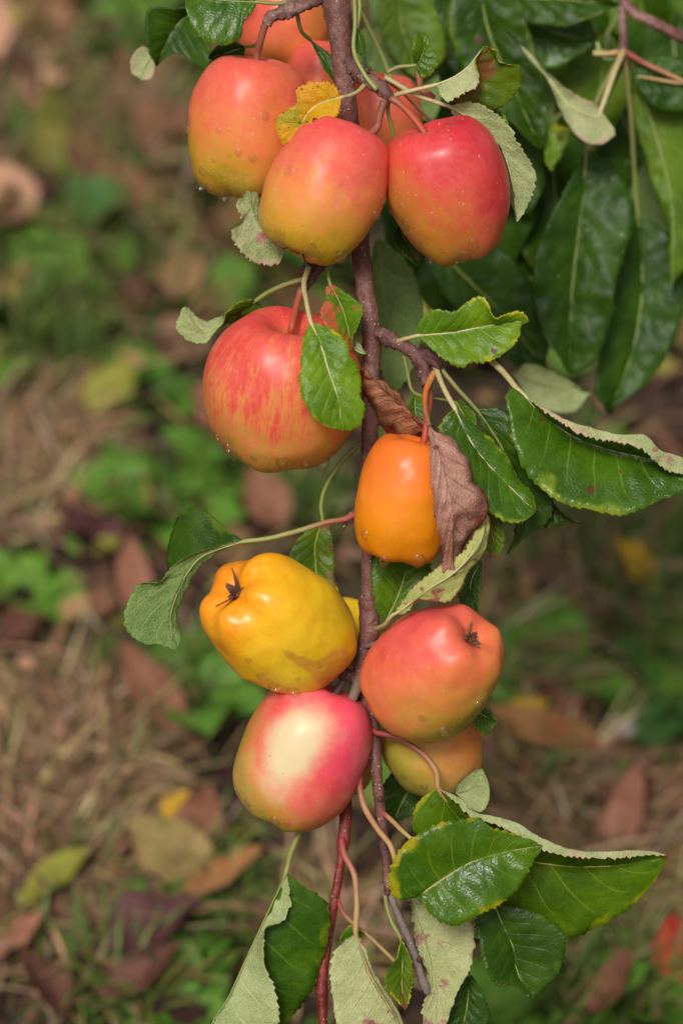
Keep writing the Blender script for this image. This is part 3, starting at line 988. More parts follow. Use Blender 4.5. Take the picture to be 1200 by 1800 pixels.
# top-left leaf
lf(["452,4 444,20 428,40 424,62 400,78 375,76 350,62 334,44 328,18 325,-15", "452,4 410,2 370,-2 325,-15", "452,4 430,-30 380,-55 340,-40 325,-15"],
   [(20, 35, 30), (20, 22, 15), (20, 10, 0)], top='gloss', pet="520,-2 490,6 452,4", petz=(10, 15, 20), petr=3.5)
lf(["350,8 300,15 262,14 256,50 262,90 275,118", "350,10 315,40 290,80 275,118", "350,10 368,60 367,128 340,112 312,94 292,102 275,118"],
   [(-190, -200, -210), (-215, -225, -230), (-190, -200, -230)], top='dark', nu=50, serr=3, pet="430,-20 350,10", petz=(-150, -190))
lf(["275,92 250,82 232,100 232,128 246,140", "275,92 258,112 246,140", "275,92 272,120 266,138 246,140"], [(-260, -255), (-262, -262), (-258, -262)], face='under', und='pink', nu=40, serr=2)
lf(["432,82 405,74 380,84 366,102", "432,82 400,92 366,102", "432,82 425,108 395,118 366,102"], [(-70, -60), (-75, -75), (-70, -70)], top='dark', nu=50, serr=3, pet="462,62 447,80 432,82", petz=(-10, -50, -70), petr=3.2)
lf(["425,20 418,60 432,80 460,70 470,40 440,10", "425,20 440,45 440,70 440,10"], [(-120, -120), (-125, -125)], mid=1, top='dark', nu=20, serr=0, rib=False) if False else None
# pale leaf left of the middle top apple
lf(["500,440 490,462 458,464 428,446 411,422 409,400 423,384 417,366 424,346 434,335", "500,440 470,412 448,380 434,335", "500,440 482,425 464,400 459,370 454,346 434,335"],
   [(10, 30, 40, 30), (5, 15, 22, 30), (0, 0, 8, 30)], face='under', und='pink', top='green', serr=8, teeth=18, wave=5)
# small dark curled leaf
lf(["729,115 725,92 728,66 735,58", "729,115 739,100 744,80 735,58", "729,115 738,135 758,129 771,104 757,82 752,64 735,58"], [(40, 60, 45), (40, 45, 40), (40, 50, 45)], top='green', pet="680,127 700,118 729,115", petz=(36, 40), petr=3.4, serr=6, teeth=14)
# folded leaf with pale half in front
lf(["766,149 784,178 812,162 838,150 842,130 836,108 850,80", "766,149 795,137 822,117 838,97 850,80", "766,149 805,168 845,150 862,120 868,98 850,80", "766,149 800,176 845,192 880,189 908,160 916,138 911,114 876,107 872,88 850,80"],
   [(62, 80, 80, 60), (60, 62, 60, 60), (55, 30, 40, 58), (50, 20, 40, 70, 60)], mid=1, face='under', seg=(-1, -0.01), top='patchy', und='pink', pet="692,168 720,160 766,149", petz=(36, 60), petr=3.6, petm='pale', serr=8, teeth=18, wave=4)
# long pale leaf behind the red right apple
lf(["789,187 803,212 845,222 873,266 891,308 896,350 908,391", "789,187 827,208 859,233 883,266 899,317 905,360 908,391", "789,187 817,180 850,186 892,222 915,258 933,289 940,322 929,355 920,374 908,391"],
   [(30, 0, -20, -30, 0), (30, 24, 16, 8, 0), (30, 40, 36, 20, 0)], face='under', und='pale', top='green', pet="676,135 705,152 733,168 789,187", petz=(34, 40, 36, 30), petr=4, petm='pale', serr=8, teeth=24)
lf(["838,205 850,192 880,196 892,215 890,226", "838,205 865,212 890,226", "838,205 858,222 875,232 890,226"], [(0, 10), (-4, 0), (-5, -5)], top='bright', nu=40, serr=3)
# leaves round the stalk of the large striped apple
lf(["449,527 420,533 395,550 390,570 376,590 360,604 336,600 318,588 309,577", "450,529 428,545 398,557 384,574 362,586 338,580 322,572 309,577", "452,531 478,553 440,559 402,563 390,556 360,566 343,552 328,541 313,560 309,577"],
   [(-30, -20, -30, -15, -10), (-42, -45, -45, -28, -15), (-50, -70, -60, -40, -20)], face='under', top='gloss', und='pale', pet="537,490 505,499 470,515 449,529", petz=(10, -5, -30, -40), petr=4, serr=8, teeth=22, nu=110)
lf(["580,499 598,508 621,526 637,541 633,564 621,591 619,618", "580,499 591,520 603,545 612,580 619,618", "580,499 573,507 575,522 564,545 570,572 588,585 606,606 619,618"],
   [(60, 82, 90, 70), (60, 64, 64, 66), (60, 80, 85, 68)], top='redpatch', und='pale', pet="588,455 577,478 580,499", petz=(10, 40, 60), petr=3.4, label='green leaf with a rusty red patch')
lf(["622,590 632,605 642,618 648,622", "622,590 628,612 648,622", "622,590 620,610 630,618 648,622"], [(50, 60), (46, 58), (44, 56)], face='under', und='pale', nu=36, serr=2, rib=False)
lf(["546,566 533,595 529,633 526,668 533,703 548,730 572,748 600,757", "546,566 563,602 575,645 586,675 595,705 600,757", "546,566 583,579 606,599 618,629 633,660 634,690 641,722 632,745 614,756 600,757"],
   [(130, 152, 168, 150), (132, 146, 154, 146), (132, 150, 150, 140)], top='bright', und='pale', pet="543,470 534,497 539,533 546,566", petz=(20, 40, 90, 132), petr=4.4, petm='pale', serr=7, wave=5)
# rolled dry leaf, upper
lf(["752,772 700,778 682,765 660,728 640,690 630,645", "752,770 716,752 680,724 648,697 634,648", "756,764 733,738 694,700 660,672 638,646", "760,757 718,708 678,668 650,650 630,641"],
   [(20, 10, 0, 20), (55, 68, 66, 50), (62, 92, 90, 60), (40, 50, 48, 40)], mid=2, face='under', seg=(-0.5, 1), top='red', und='dry', serr=4, wave=14, bulge=.03, quilt=3, rib=False, label='rolled dry brown leaf with a red inner face')
lf(["740,772 700,778 680,758 662,728", "742,766 712,757 688,742 662,728", "745,760 715,745 690,728 662,720"], [(26, 16, 14), (34, 30, 26), (30, 34, 30)], top='red', und='red', nu=50, serr=3, wave=5, rib=False, label='crimson underside fold of the dry leaf')
# hanging dry leaf in front of the orange apple
lf(["753,748 755,800 759,850 765,905 775,960 779,1000 785,1028 802,1052", "754,748 772,800 786,850 796,900 796,950 797,1000 802,1052", "756,748 800,790 820,820 827,850 833,885 817,915 819,945 806,965 803,990 795,1020 802,1052", "756,752 812,795 828,840 846,890 840,925 824,955 816,985 822,1010 802,1052"],
   [(150, 205, 212, 205, 170, 130), (150, 195, 205, 200, 172, 130), (150, 180, 188, 180, 160, 130), (140, 150, 150, 150, 140, 128)], mid=1, face='under', top='red', und='drygrey', pet="762,655 748,688 747,720 754,748", petz=(50, 80, 120, 150), petr=4.6, petm='orange', rib=False, serr=6, wave=11, quilt=3, label='hanging withered grey brown leaf with dark red rim')
lf(["800,985 790,1010 788,1030 802,1054", "806,985 802,1020 802,1054", "812,985 820,1005 812,1035 802,1054"], [(150, 140), (156, 140), (146, 140)], face='under', top='red', und='dry', nu=40, serr=2, wave=4, rib=False) if False else None
# leaves right of the spur
lf(["735,588 735,570 760,545 800,547 820,532 845,521 860,535 870,557 895,552 918,549 929,565", "735,590 770,587 800,584 850,574 900,566 929,565", "735,592 760,615 785,635 815,648 826,638 850,636 880,625 900,610 912,590 916,572 929,565"],
   [(40, 55, 60, 70, 50), (40, 40, 42, 46, 46), (40, 60, 66, 60, 44)], top='bright', und='pink', pet="696,601 715,595 735,590", petz=(22, 34, 40), petr=3.6, petm='pale', wave=5, teeth=20)
lf(["797,718 780,735 771,760 800,782 820,812 836,862 850,890 880,914 912,918 941,900", "799,718 820,765 850,808 880,840 920,880 941,900", "801,718 830,745 860,770 890,805 910,840 936,868 941,900"],
   [(100, 125, 135, 120), (100, 105, 108, 112), (100, 95, 92, 110)], top='gloss', und='pale', pet="764,642 772,665 783,690 799,718", petz=(40, 60, 80, 100), petr=4.6, petm='pale', teeth=22)
lf(["837,722 850,760 880,812 900,870 906,925 898,955 890,975", "837,720 865,757 892,805 916,862 920,910 890,975", "837,718 870,717 895,728 906,770 950,850 971,880 966,910 945,928 920,948 890,975"],
   [(30, 30, 10, 20), (30, 34, 26, 10), (30, 50, 40, 10)], top='dark', und='grey', pet="776,650 805,685 837,720", petz=(30, 34, 30), petr=3.8, teeth=22)
lf(["948,868 965,880 985,900 1005,914 1024,920", "948,872 968,892 990,908 1024,920", "946,880 950,915 962,928 985,918 1000,918 1024,920"], [(20, 35, 40), (10, 18, 36), (5, 10, 36)], top='dark', und='pale', nu=60, serr=3, teeth=10)
lf(["808,700 830,712 838,740 830,765", "800,705 815,730 830,765", "790,712 800,745 830,765"], [(10, 20), (5, 10), (5, 5)], top='green', nu=40, serr=3, pet="710,625 715,650 728,690", petz=(16, 12, 10), petr=3.2)
lf(["728,690 715,720 722,745 740,760", "728,690 730,725 740,760", "728,690 755,715 760,740 740,760"], [(14, 16), (10, 12), (12, 12)], top='green', nu=40, serr=3)
# large glossy leaf at the right
lf(["925,700 955,722 985,742 1030,766 1080,776 1125,788 1165,822 1198,834 1225,835", "925,699 960,717 1000,738 1040,751 1080,760 1138,763 1157,786 1198,804 1225,833", "925,700 950,727 990,757 1030,777 1080,793 1125,803 1165,812 1225,834", "925,700 900,682 889,700 895,742 905,790 925,830 950,856 980,880 1015,892 1050,898 1085,906 1125,896 1160,878 1190,870 1210,850 1225,835"],
   [(85, 128, 135, 132, 90), (80, 122, 130, 126, 90), (80, 70, 62, 70, 90), (80, 110, 118, 112, 90)], mid=2, face='top', seg=(0.01, 1), top='gloss', und='pink', pet="862,634 885,655 905,680 925,700", petz=(20, 40, 66, 80), petr=5.2, petm='pale', teeth=30, nu=120, wave=5, serr=7)
# leaves under the orange apple
lf(["676,1097 660,1070 653,1030 656,985 690,955 722,948", "676,1097 698,1050 714,1000 722,948", "676,1097 725,1060 755,1010 750,970 722,948"], [(24, 28, 24, 0), (24, 20, 12, 0), (24, 28, 24, 0)], top='green', und='pale', serr=6)
lf(["690,1081 708,1058 725,1035 765,1000 808,975 835,945 853,893", "690,1081 715,1067 740,1043 780,1020 815,990 845,950 853,893", "690,1081 712,1078 735,1056 770,1058 795,1053 822,1006 848,970 857,925 853,893"],
   [(150, 165, 160, 150, 120), (150, 172, 170, 155, 120), (150, 165, 150, 130, 118)], face='under', top='green', und='blotch', pet="660,1106 677,1097 690,1081", petz=(60, 120, 150), petr=3.6, petm='pale', serr=8, teeth=24, wave=5, label='pale curled leaf with reddish blotches')
lf(["853,890 849,930 856,965 873,984", "855,890 864,935 873,984", "857,890 876,910 885,935 882,965 873,984"], [(70, 70, 60), (70, 62, 60), (70, 72, 60)], top='patchy', und='pale', nu=60, teeth=14, serr=6)
lf(["846,982 815,1008 800,1040 812,1062 839,1076", "846,982 826,1030 839,1076", "846,982 846,1020 842,1050 839,1076"], [(40, 40), (36, 36), (36, 40)], top='dark', und='pale', nu=60, teeth=14, serr=6)
# folded leaf on the left
lf(["429,951 379,959 338,976 304,998 279,1022 246,1025 231,1047 219,1081 225,1110 254,1131 283,1133 310,1143", "429,952 378,966 342,990 318,1030 303,1070 299,1108 310,1143", "430,954 381,971 346,1002 329,1038 313,1090 318,1122 310,1143", "429,950 398,930 375,908 346,892 320,902 305,930 297,965 300,1010 305,1080 308,1120 310,1143"],
   [(40, 62, 70, 60, 40), (40, 46, 50, 44, 40), (38, 30, 30, 30, 38), (36, 0, -20, -20, 10, 36)], mid=1, face='under', seg=(-1, -0.01), top='dark', und='grey', pet="625,903 608,912 575,918 525,933 471,947 429,952", petz=(14, 20, 30, 40, 42, 40), petr=4.6, petm='rib', teeth=26, nu=110, serr=7)
lf(["567,914 533,939 506,981 520,1020 560,1052 592,1062", "567,914 556,940 554,981 562,1030 592,1062", "567,914 576,920 584,945 586,978 586,1006 592,1040 592,1062"], [(-60, -55, -60, -50), (-60, -66, -66, -50), (-60, -56, -60, -50)], top='patchy', und='pale', pet="652,766 634,779 600,812 572,857 564,890 567,914", petz=(-20, -40, -55, -60), petr=3.8, nu=70)
# bottom leaves
lf(["505,1535 509,1570 507,1597 493,1623 467,1630 460,1653 467,1697 483,1743 490,1790 480,1840 430,1880", "503,1533 487,1572 465,1617 430,1692 400,1757 370,1812 430,1880", "505,1533 537,1560 574,1587 576,1650 563,1700 545,1745 510,1790 460,1850 430,1880"],
   [(40, 66, 72, 60, 40), (40, 36, 30, 30, 40), (40, 20, -5, -5, 30)], mid=1, face='under', seg=(-1, -0.01), top='gloss', und='pale', pet="552,1400 538,1440 512,1497 503,1533", petz=(-60, -10, 20, 40), petr=5, petm='green', teeth=24, nu=110, wave=4)
lf(["624,1642 593,1666 581,1697 583,1738 588,1780 596,1815 630,1850 720,1862", "625,1640 633,1670 650,1713 677,1760 700,1800 720,1862", "626,1640 641,1668 659,1710 686,1757 709,1798 720,1862"],
   [(20, 40, 40, 20), (20, 24, 24, 20), (20, 10, 8, 20)], face='under', und='purple', top='green', pet="600,1474 604,1500 622,1537 627,1587 625,1640", petz=(-18, -5, 10, 18, 20), petr=5.4, petm='pink', teeth=20, label='pale leaf underside with a purplish netted patch')
lf(["597,1655 604,1638 618,1626 640,1640", "597,1655 618,1645 640,1640", "597,1655 610,1665 625,1662 640,1640"], [(-20, -10), (-24, -14), (-20, -14)], top='green', nu=36, serr=2, rib=False)
lf(["693,1690 680,1712 690,1740 712,1760", "693,1690 702,1725 712,1760", "693,1690 712,1712 722,1740 712,1760"], [(-30, -30), (-36, -36), (-30, -30)], top='dark', nu=40, serr=3, pet="592,1578 600,1600 614,1617 660,1657 693,1690", petz=(-20, -20, -24, -30), petr=3.6, petm='pink')
lf(["715,1566 722,1600 733,1656 751,1721 742,1790 760,1840", "716,1566 737,1620 757,1690 768,1750 760,1840", "718,1566 790,1580 827,1623 832,1665 824,1707 803,1742 785,1795 760,1840"], [(0, 5, 0, -10), (0, -6, -8, -10), (0, 10, 8, -10)], face='under', und='purple', top='green', serr=6, pet="690,1500 705,1535 716,1566", petz=(0, 0, 0))
# pale-edged long leaf with curled rim, then the broad yellow-rimmed leaf in front of it
lf(["770,1388 804,1413 831,1437 880,1453 935,1487 957,1496 1009,1506 1083,1508 1140,1503 1172,1504", "771,1387 808,1403 845,1428 901,1442 967,1477 1013,1492 1083,1493 1140,1495 1172,1503", "769,1385 792,1420 840,1470 900,1505 960,1518 1020,1523 1083,1521 1172,1504", "767,1385 738,1406 725,1441 733,1467 790,1530 880,1595 939,1637 967,1645 1013,1645 1060,1623 1102,1600 1130,1572 1150,1549 1166,1521 1172,1504"],
   [(40, 82, 92, 86, 50), (36, 74, 84, 76, 48), (36, 16, 8, 16, 48), (36, 10, -26, -14, 44)], mid=2, face='top', seg=(0.01, 1), top='green', und='pink', pet="650,1278 660,1288 678,1291 708,1302 746,1328 767,1358 769,1385", petz=(4, 16, 26, 36, 38, 36), petr=5, petm='pink', teeth=34, nu=130, serr=7)
lf(["731,1578 697,1580 683,1549 693,1508 715,1481 757,1453 803,1441 841,1438 864,1455 901,1465 953,1486", "731,1578 780,1544 827,1516 873,1501 953,1486", "731,1578 752,1601 775,1620 799,1627 827,1615 873,1592 901,1572 921,1544 936,1516 953,1486"],
   [(100, 118, 125, 110, 95), (100, 102, 106, 102, 95), (100, 118, 124, 112, 95)], top='yellowrim', und='pale', pet="646,1328 632,1363 637,1410 660,1453 686,1487 700,1530 731,1578", petz=(8, 16, 26, 50, 76, 82, 96), petr=5, petm='pink', teeth=26, nu=110, serr=8, wave=6)
lf(["866,1588 836,1615 841,1656 855,1707 874,1732 905,1735 935,1758", "868,1588 884,1628 901,1665 908,1707 935,1758", "870,1588 930,1600 995,1645 989,1684 976,1717 948,1742 935,1758"], [(0, 20, 24, 0), (0, 0, -4, 0), (0, 16, 14, 0)], top='dark', und='pale', teeth=22, serr=7)
lf(["703,1648 697,1688 680,1706 676,1735 696,1758 712,1776", "703,1648 707,1690 706,1730 712,1776", "703,1648 720,1680 724,1715 719,1750 712,1776"], [(36, 50, 50, 36), (36, 36, 34, 36), (36, 44, 44, 36)], top='patchy', und='blotch', pet="676,1572 680,1595 688,1620 703,1648", petz=(8, 20, 30, 36), petr=3.6, petm='green', nu=60, teeth=14)
lf(["822,1712 795,1752 782,1800 800,1850", "824,1712 820,1770 800,1850", "826,1712 850,1752 858,1795 800,1850"], [(-60, -60), (-70, -66), (-60, -60)], top='dark', nu=60, teeth=14, pet="770,1600 800,1660 824,1712", petz=(-20, -40, -60), petr=3)
lf(["755,1345 700,1350 668,1390 664,1432 690,1446", "755,1345 715,1395 690,1446", "755,1345 760,1385 740,1425 690,1446"], [(-150, -150), (-158, -158), (-150, -156)], top='dark', nu=60, serr=3, pet="690,1270 720,1310 755,1345", petz=(-60, -120, -150), petr=3.4)
lf(["800,1394 815,1370 836,1355 846,1350", "800,1394 828,1385 846,1350", "800,1394 825,1420 846,1427 858,1408 858,1380 846,1350"], [(-30, -30), (-36, -34), (-30, -30)], face='under', und='pale', nu=50, serr=3)
lf(["826,1246 846,1240 862,1252 873,1270", "826,1248 850,1258 873,1270", "826,1250 832,1275 850,1292 862,1284 873,1270"], [(-10, 0), (-14, -4), (-10, 0)], top='green', nu=50, serr=6, teeth=10)
lf(["700,395 690,410 700,440 735,470", "700,395 715,430 735,470", "700,395 735,415 745,440 735,470"], [(-90, -90), (-96, -96), (-90, -90)], top='dark', nu=50, serr=3)
lf(["660,418 650,470 655,560 668,640 690,692", "664,418 672,500 684,580 690,692", "668,418 720,470 742,540 736,610 712,670 690,692"], [(-270, -280), (-285, -290), (-270, -280)], face='under', und='grey', nu=60, serr=6)
lf(["625,50 618,70 624,90 634,98", "628,50 632,75 634,98", "632,50 640,70 640,90 634,98"], [(20, 10), (16, 6), (16, 6)], top='green', nu=40, serr=3, pet="627,-20 632,10 628,50", petz=(10, 20, 20), petr=3.4)
lf(["545,70 560,95 570,125 590,150", "545,70 572,110 590,150", "548,72 588,105 592,130 590,150"], [(-60, -50), (-64, -56), (-60, -56)], top='dark', nu=40, serr=3, pet="522,25 530,55 545,70", petz=(0, -30, -60), petr=3.4)
for pth, mm in (([(622, -20, 20, 4.5), (624, 40, 30, 4), (622, 90, 36, 4), (640, 130, 44, 4), (662, 158, 46, 4.5)], 'green'),
                ([(684, 170, 30, 4), (682, 196, 10, 3.6), (690, 230, -10, 3.4), (696, 262, -30, 3.4)], 'green'),
                ([(612, -20, -80, 4.5), (640, 33, -110, 4.2), (672, 100, -130, 4.2), (690, 150, -140, 4)], 'green'),
                ([(680, 140, 32, 4), (705, 160, 10, 3.8), (735, 190, -40, 3.6), (760, 215, -70, 3.4)], 'pink'),
                ([(672, 1428, 4, 5), (690, 1444, 20, 4.4), (706, 1460, 40, 4), (722, 1474, 60, 3.6)], 'pink')):
    tube('petiole', pth, PET[mm], branch, BB, n=30, k=8)

# ------------------------------------------------------------------ leafy branch behind
B2 = P(np.array((1100.0, 60.0, -300.0)))
bough = empty('leafy_branch', B2)
tag(bough, 'blurred dark leafy branch behind the fruit at the upper right', 'branch')
tube('branch_stem', [(1700, 360, -770, 18), (1450, 210, -600, 15), (1280, 110, -500, 12), (1200, 68, -450, 10), (1150, 40, -440, 10), (1110, 20, -440, 9), (1080, -30, -450, 9), (1040, -120, -470, 9), (1000, -250, -500, 8)], BARK, bough, B2, n=60, k=12, rough=0.15)
tube('twig', [(1092, 10, -445, 7), (1094, 50, -450, 7), (1094, 88, -455, 9), (1092, 110, -460, 6), (1060, 180, -590, 6), (1035, 240, -610, 6), (1030, 330, -630, 5)], SPUR, bough, B2, n=40, k=10, rough=0.25)
BZ = -170.0


def bl(rails, zs, **k):
    zs = [tuple(np.atleast_1d(z) + BZ) for z in zs]
    if 'petz' in k:
        k['petz'] = tuple(np.array(k['petz'], float) + BZ)
    return leaf(bough, B2, rails, zs, **dict(dict(nu=60, serr=5, teeth=20, ribr=2.2, quilt=2.6, wave=7), **k))



bl(["1030,262 965,385 935,480 946,560 985,640 1000,655", "1030,262 1018,390 1004,520 1000,655", "1030,262 1085,300 1113,380 1088,470 1076,545 1045,630 1000,655"], [(-330, -310, -330), (-335, -340, -345), (-330, -315, -330)], top='deep', pet="1094,92 1062,150 1038,205 1030,262", petz=(-285, -310, -330), petr=4.5, wave=10)
bl(["1118,380 1092,430 1062,580 1044,690 1068,728", "1120,380 1128,500 1110,620 1068,728", "1124,380 1185,425 1200,540 1155,650 1068,728"], [(-420, -400), (-430, -430), (-420, -420)], top='deep', pet="1096,92 1108,200 1114,300 1120,380", petz=(-285, -340, -400, -420))
bl(["1112,135 1110,190 1138,290 1168,400 1180,508", "1118,132 1150,230 1180,360 1180,508", "1124,130 1195,150 1236,250 1232,400 1180,508"], [(-360, -370), (-350, -356), (-370, -370)], top='hang', pet="1097,88 1105,110 1118,132", petz=(-285, -340, -355))
bl(["1056,192 1046,184 1020,172 990,151 939,101 887,50", "1056,192 1040,215 1000,185 950,120 887,50", "1054,194 1080,235 1047,255 1012,238 985,190 958,142 925,95 887,50"], [(-215, -205, -210), (-220, -215, -215), (-215, -200, -215)], face='under', und='pink', top='deep', pet="1096,86 1080,125 1056,192", petz=(-285, -250, -220), petr=5, petm='pale')
bl(["800,-40 786,40 820,130 875,195 950,262", "840,-40 860,60 900,150 950,262", "900,-40 930,60 955,140 960,210 950,262"], [(-290, -300), (-300, -310), (-270, -300)], top='dark', wave=8)
bl(["870,-10 880,60 920,105 980,118 1048,70", "880,-10 940,40 990,62 1048,70", "890,-10 960,-5 1030,20 1048,70"], [(-380, -380), (-388, -390), (-380, -380)], top='gloss')
bl(["820,-10 900,35 1000,45 1090,10", "820,-15 900,-5 1000,0 1090,10", "820,-20 900,-60 1000,-60 1090,10"], [(-300, -300), (-310, -310), (-300, -300)], top='dark')
bl(["860,200 840,280 870,340 930,380", "870,200 890,290 930,380", "880,200 945,250 955,320 930,380"], [(-420, -420), (-430, -430), (-420, -420)], top='deep')
bl(["750,425 770,500 830,580 900,640 960,655", "752,423 820,490 890,560 960,655", "756,420 850,420 930,490 965,580 960,655"], [(-400, -410), (-412, -420), (-400, -410)], top='deep', wave=8)
bl(["900,655 930,640 980,660 1043,690", "900,656 960,678 1043,690", "900,660 940,712 1000,725 1043,690"], [(-360, -360), (-366, -366), (-360, -360)], face='under', und='pale')
bl(["945,215 975,220 1000,225 1012,222", "948,217 965,250 968,292 1012,222", "950,220 955,260 968,295 1012,222"], [(-330, -330), (-330, -330), (-325, -330)], top='bright', rib=False)
bl(["675,-30 665,40 690,100 740,140", "700,-30 705,50 740,140", "740,-30 775,40 780,100 740,140"], [(-330, -340), (-340, -350), (-330, -340)], top='hang')
bl(["770,-40 760,40 790,120 850,160", "790,-40 810,60 850,160", "830,-40 870,40 880,110 850,160"], [(-460, -460), (-470, -470), (-460, -460)], top='dark')
bl(["1110,130 1150,100 1220,110 1280,150", "1110,132 1180,145 1280,150", "1110,134 1150,190 1220,190 1280,150"], [(-300, -290), (-306, -300), (-300, -300)], top='deep', pet="1097,90 1130,110 1200,145", petz=(-285, -288), petm='pink', petr=4.5)
bl(["640,60 650,120 700,170 760,215", "660,50 700,120 760,215", "700,60 760,120 775,170 760,215"], [(-360, -360), (-370, -370), (-360, -360)], face='under', und='grey')
bl(["1050,60 1050,95 1075,105 1097,92", "1052,88 1070,92 1097,92", "1050,100 1065,110 1085,104 1097,92"], [(-300, -290), (-300, -290), (-300, -290)], top='hang', rib=False, pet="1097,90 1070,94 1042,94", petm='pink', petz=(-285, -290), petr=5)
DEEP = [[(1340, -60, -560), (1180, -90, -640), (1000, -110, -700), (820, -120, -760), (640, -150, -800)],
        [(1400, 240, -560), (1280, 120, -660), (1150, 90, -760), (1020, 130, -820), (900, 160, -860)],
        [(820, -120, -760), (800, 0, -760), (810, 120, -770), (840, 230, -780)],
        [(1180, -90, -640), (1170, 120, -700), (1190, 300, -760)]]
for dp in DEEP:
    tube('twig', [(p[0], p[1], p[2] + BZ, 7 - 3 * i / len(dp)) for i, p in enumerate(dp)], SPUR, bough, B2, n=40, k=8, rough=0.3)
DPTS = np.concatenate([resample(np.array(d), 40) for d in DEEP])
# deeper leaves that close the crown of this branch
brng = np.random.default_rng(3)
for i in range(64):
    x0 = brng.uniform(690, 1260)
    y0 = brng.uniform(-120, 420)
    if x0 < 820 and y0 > 330:
        continue
    Ln = brng.uniform(200, 300)
    Wd = Ln * brng.uniform(.30, .42)
    th = brng.normal(1.45, .35)
    z0 = brng.uniform(-900, -480)
    dx, dy = math.cos(th), math.sin(th)
    us = np.linspace(0, 1, 6)
    cv = brng.uniform(-.25, .25)
    mid = [(x0 + dx * Ln * u - dy * cv * Ln * u * (1 - u), y0 + dy * Ln * u + dx * cv * Ln * u * (1 - u)) for u in us]
    prof = np.sin(np.pi * us ** .8) * Wd
    a = [(m[0] - dy * w, m[1] + dx * w) for m, w in zip(mid, prof)]
    b = [(m[0] + dy * w * .8, m[1] - dx * w * .8) for m, w in zip(mid, prof)]
    tl = brng.uniform(-60, 60)
    q0 = DPTS[np.argmin(np.linalg.norm(DPTS - np.array((x0 - dx * 80, y0 - dy * 80, z0)), axis=1))]
    bl([a, mid, b], [(z0, z0 + 25 + tl, z0 - 20), (z0, z0, z0 - 20), (z0, z0 + 25 - tl, z0 - 20)], top=['deep', 'dark', 'deep', 'hang'][i % 4], face='under' if i % 9 == 5 else 'top', und='grey', nu=30, serr=0, pet=[tuple(q0[:2]), ((q0[0] + x0) / 2 + 12, (q0[1] + y0) / 2 - 14), (x0, y0)], petz=(q0[2], (q0[2] + z0) / 2, z0))


